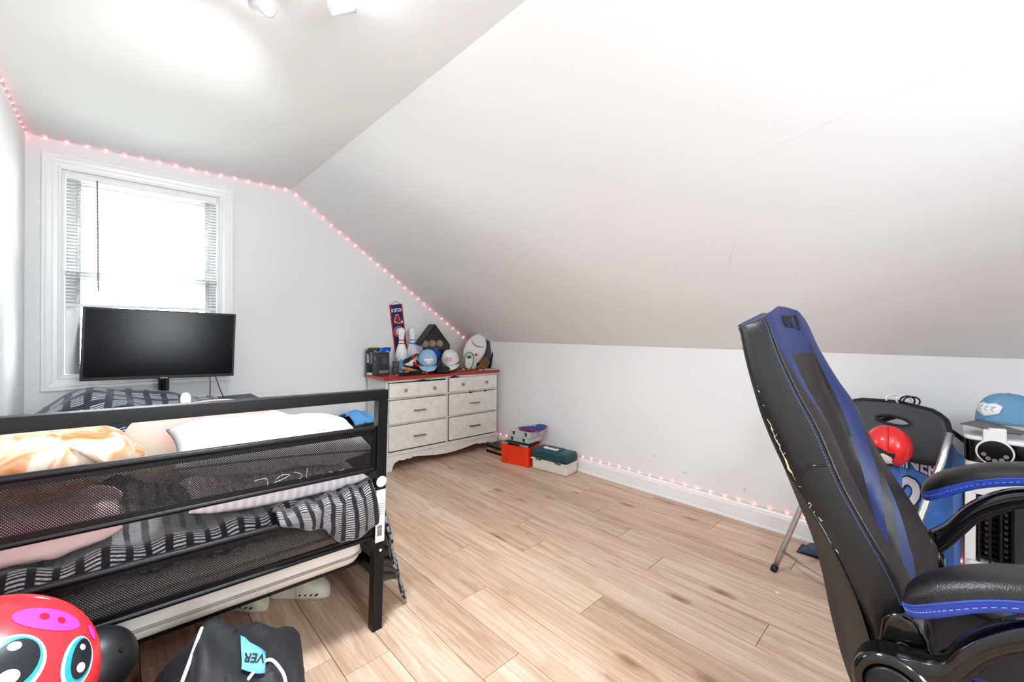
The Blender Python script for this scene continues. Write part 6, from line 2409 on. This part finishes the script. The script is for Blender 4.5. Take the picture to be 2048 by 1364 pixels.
def patch(name, el, az, rw, rh, m_, lift, rot=0.0, cut=None, n=36):
    """flat printed ellipse on the ball; az to the right, el up (degrees), measured from the face axis"""
    mb = MB()
    ax = FACE
    rg_ = Vector((0, 0, 1)).cross(ax).normalized()
    up_ = ax.cross(rg_)
    rgt = rg_ * math.cos(FROLL) - up_ * math.sin(FROLL)
    upw = up_ * math.cos(FROLL) + rg_ * math.sin(FROLL)
    R = BRD + lift

    def P_(dx, dy):
        c_, s_ = math.cos(rot), math.sin(rot)
        x, y = dx * c_ - dy * s_, dx * s_ + dy * c_
        a, e = math.radians(az + x), math.radians(el + y)
        d_ = (ax * math.cos(e) * math.cos(a) + rgt * math.cos(e) * math.sin(a) + upw * math.sin(e))
        return d_.normalized() * R
    rings = 5
    vs = [P_(0, 0)]
    for q in range(1, rings + 1):
        for k in range(n):
            a = 2 * math.pi * k / n
            vs.append(P_(rw * q / rings * math.cos(a), rh * q / rings * math.sin(a)))
    fs = [(0, 1 + k, 1 + (k + 1) % n) for k in range(n)]
    for q in range(rings - 1):
        for k in range(n):
            fs.append((1 + q * n + k, 1 + q * n + (k + 1) % n, 1 + (q + 1) * n + (k + 1) % n, 1 + (q + 1) * n + k))
    return obj(name, mb.add(vs, fs), m_, RB, smooth=True)


# face axis: toward the camera, a little right
FACE = (camdir * math.cos(math.radians(22)) + Vector((0, 0, 1)).cross(camdir).normalized() * math.sin(math.radians(22)) + Vector((0, 0, 0.04))).normalized()
M['inkpink'] = mat('magenta_print', (236, 72, 214), 0.3)
M['inkred'] = mat('red_print', (216, 26, 54), 0.3)
M['inkteal'] = mat('turquoise_print', (40, 176, 204), 0.3)
M['inkblack'] = mat('black_eye_print', (26, 30, 38), 0.3)
M['inkwhite'] = mat('white_eye_print', (238, 232, 240), 0.3)
# animal face print (laid out on the part of the ball that faces up and toward the room)
patch('pink_snout', 33, 8, 21, 8.5, M['inkpink'], 0.0010, rot=math.radians(-12))
patch('nostril', 34.5, 5, 3.0, 2.6, M['inkred'], 0.0018)
patch('nostril', 31, 15, 2.6, 2.4, M['inkred'], 0.0018)
patch('cheek', 26, -30, 11, 5.5, M['inkpink'], 0.0010)
patch('cheek', 24, 40, 3.2, 5.2, M['inkpink'], 0.0010, rot=math.radians(15))
for (ea, az, sc, tilt) in ((7, -9, 1.0, -12), (6, 27, 0.72, -10)):
    patch('eye_white', ea, az, 16 * sc, 17 * sc + (2 if sc < 1 else 0), M['inkwhite'], 0.0010, rot=math.radians(tilt))
    patch('eye_iris', ea + 0.5, az + 0.5 * sc, 13.5 * sc, 15 * sc + (2 if sc < 1 else 0), M['inkteal'], 0.0016, rot=math.radians(tilt))
    patch('eye_pupil', ea + 1.5, az + 2.0 * sc, 10.5 * sc, 12.5 * sc + (2 if sc < 1 else 0), M['inkblack'], 0.0022, rot=math.radians(tilt))
    patch('eye_glint', ea + 10 * sc, az + 0.5, 3.0 * sc, 2.4 * sc, M['inkwhite'], 0.0028)
    patch('eye_glint', ea - 5 * sc, az + 1.5 * sc, 4.4 * sc, 3.6 * sc, M['inkwhite'], 0.0028)
bcp = patch('barcode_sticker', 55, 11, 7.5, 1.6, M['paper'], 0.0012, rot=math.radians(-16), n=4)

# ------------------------------------------------------------------ clogs under the bed
M['clog'] = mat('pale_foam_clog', (206, 200, 178), 0.6)


def clog(label, loc, rz):
    t = thing('foam_clog', label, 'clog', loc, rz, group='clogs under the bed')

    def shape(u, v):
        # u around, v along: heel (0) to toe (1), toe toward -y
        y = 0.13 - 0.27 * v
        w = 0.048 * lerp_tab([(0, 0.35), (0.1, 0.75), (0.35, 0.82), (0.65, 1.0), (0.85, 0.9), (0.95, 0.6), (1, 0.12)], v)
        hh = lerp_tab([(0, 0.05), (0.2, 0.058), (0.42, 0.062), (0.5, 0.088), (0.65, 0.095), (0.85, 0.075), (0.95, 0.055), (1, 0.03)], v)
        a = 2 * math.pi * u
        x = w * math.copysign(abs(math.cos(a)) ** 0.6, math.cos(a))
        z = hh * (0.5 + 0.5 * math.copysign(abs(math.sin(a)) ** 0.7, math.sin(a)))
        rib = 0.006 * math.sin(v * 60) * (1 if v > 0.5 else 0) * max(0, 1 - abs(math.sin(a)) * 0.8)
        return Vector((x + math.copysign(rib, x), y, max(0.0, z)))
    mb = MB()
    mb.grid(shape, 32, 44, closed_u=True)
    mb.add([shape(k / 32, 0) for k in range(32)], [tuple(range(32))])
    mb.add([shape(k / 32, 1) for k in range(32)], [tuple(range(32))])
    obj('upper', mb, M['clog'], t, smooth=True)
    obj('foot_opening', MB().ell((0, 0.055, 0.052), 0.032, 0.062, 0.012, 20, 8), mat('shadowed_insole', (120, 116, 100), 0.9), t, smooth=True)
    for i in range(5):
        s_ = 1 if i % 2 else -1
        obj('vent_hole', MB().ell((-0.030 + 0.015 * i, -0.045 - 0.012 * (i % 2), 0.086 - 0.002 * i), 0.0045, 0.0045, 0.006, 10, 6), M['ink'], t, smooth=True)
    for s_ in (-1, 1):
        for i in range(4):
            obj('side_slot', MB().ell((s_ * 0.0475, -0.03 - 0.024 * i, 0.035), 0.006, 0.0085, 0.0035, 10, 6, Matrix.Rotation(0.5 * s_, 4, 'X')), M['ink'], t, smooth=True)
    obj('heel_strap', MB().tube(catmull([(-0.044, 0.03, 0.062), (-0.042, 0.10, 0.075), (0.0, 0.138, 0.078), (0.042, 0.10, 0.075), (0.044, 0.03, 0.062)], 5), 0.007, 8, flat=0.5), M['clog'], t, smooth=True)
    return t


clog('pale foam clog nearer the bed post under the bed', (0.59, 2.02, 0.0), math.radians(48))
clog('pale foam clog deeper under the bed left of the other', (0.375, 2.12, 0.0), math.radians(40))
# scrap of clear wrapper and a paper scrap on the floor
tag(obj('paper_scrap', MB().box(-0.009, 0.009, -0.006, 0.006, 0.0, 0.001), M['paper'], None, loc=(2.2, 0.55, 0.0005)), 'tiny white paper scrap on the floor left of the silver chair leg', 'scrap').rotation_euler = (0, 0, 0.7)
mb = MB()
mb.grid(lambda u, v: Vector(((u - 0.5) * 0.07, (v - 0.5) * 0.05, 0.002 + 0.012 * abs(nz(u * 5, v * 5, 4)))), 10, 8)
tag(obj('plastic_wrapper', mb, M['film'], None, smooth=False, loc=(1.93, 3.2, 0.0)), 'crumpled clear wrapper on the floor under the dresser apron', 'wrapper')
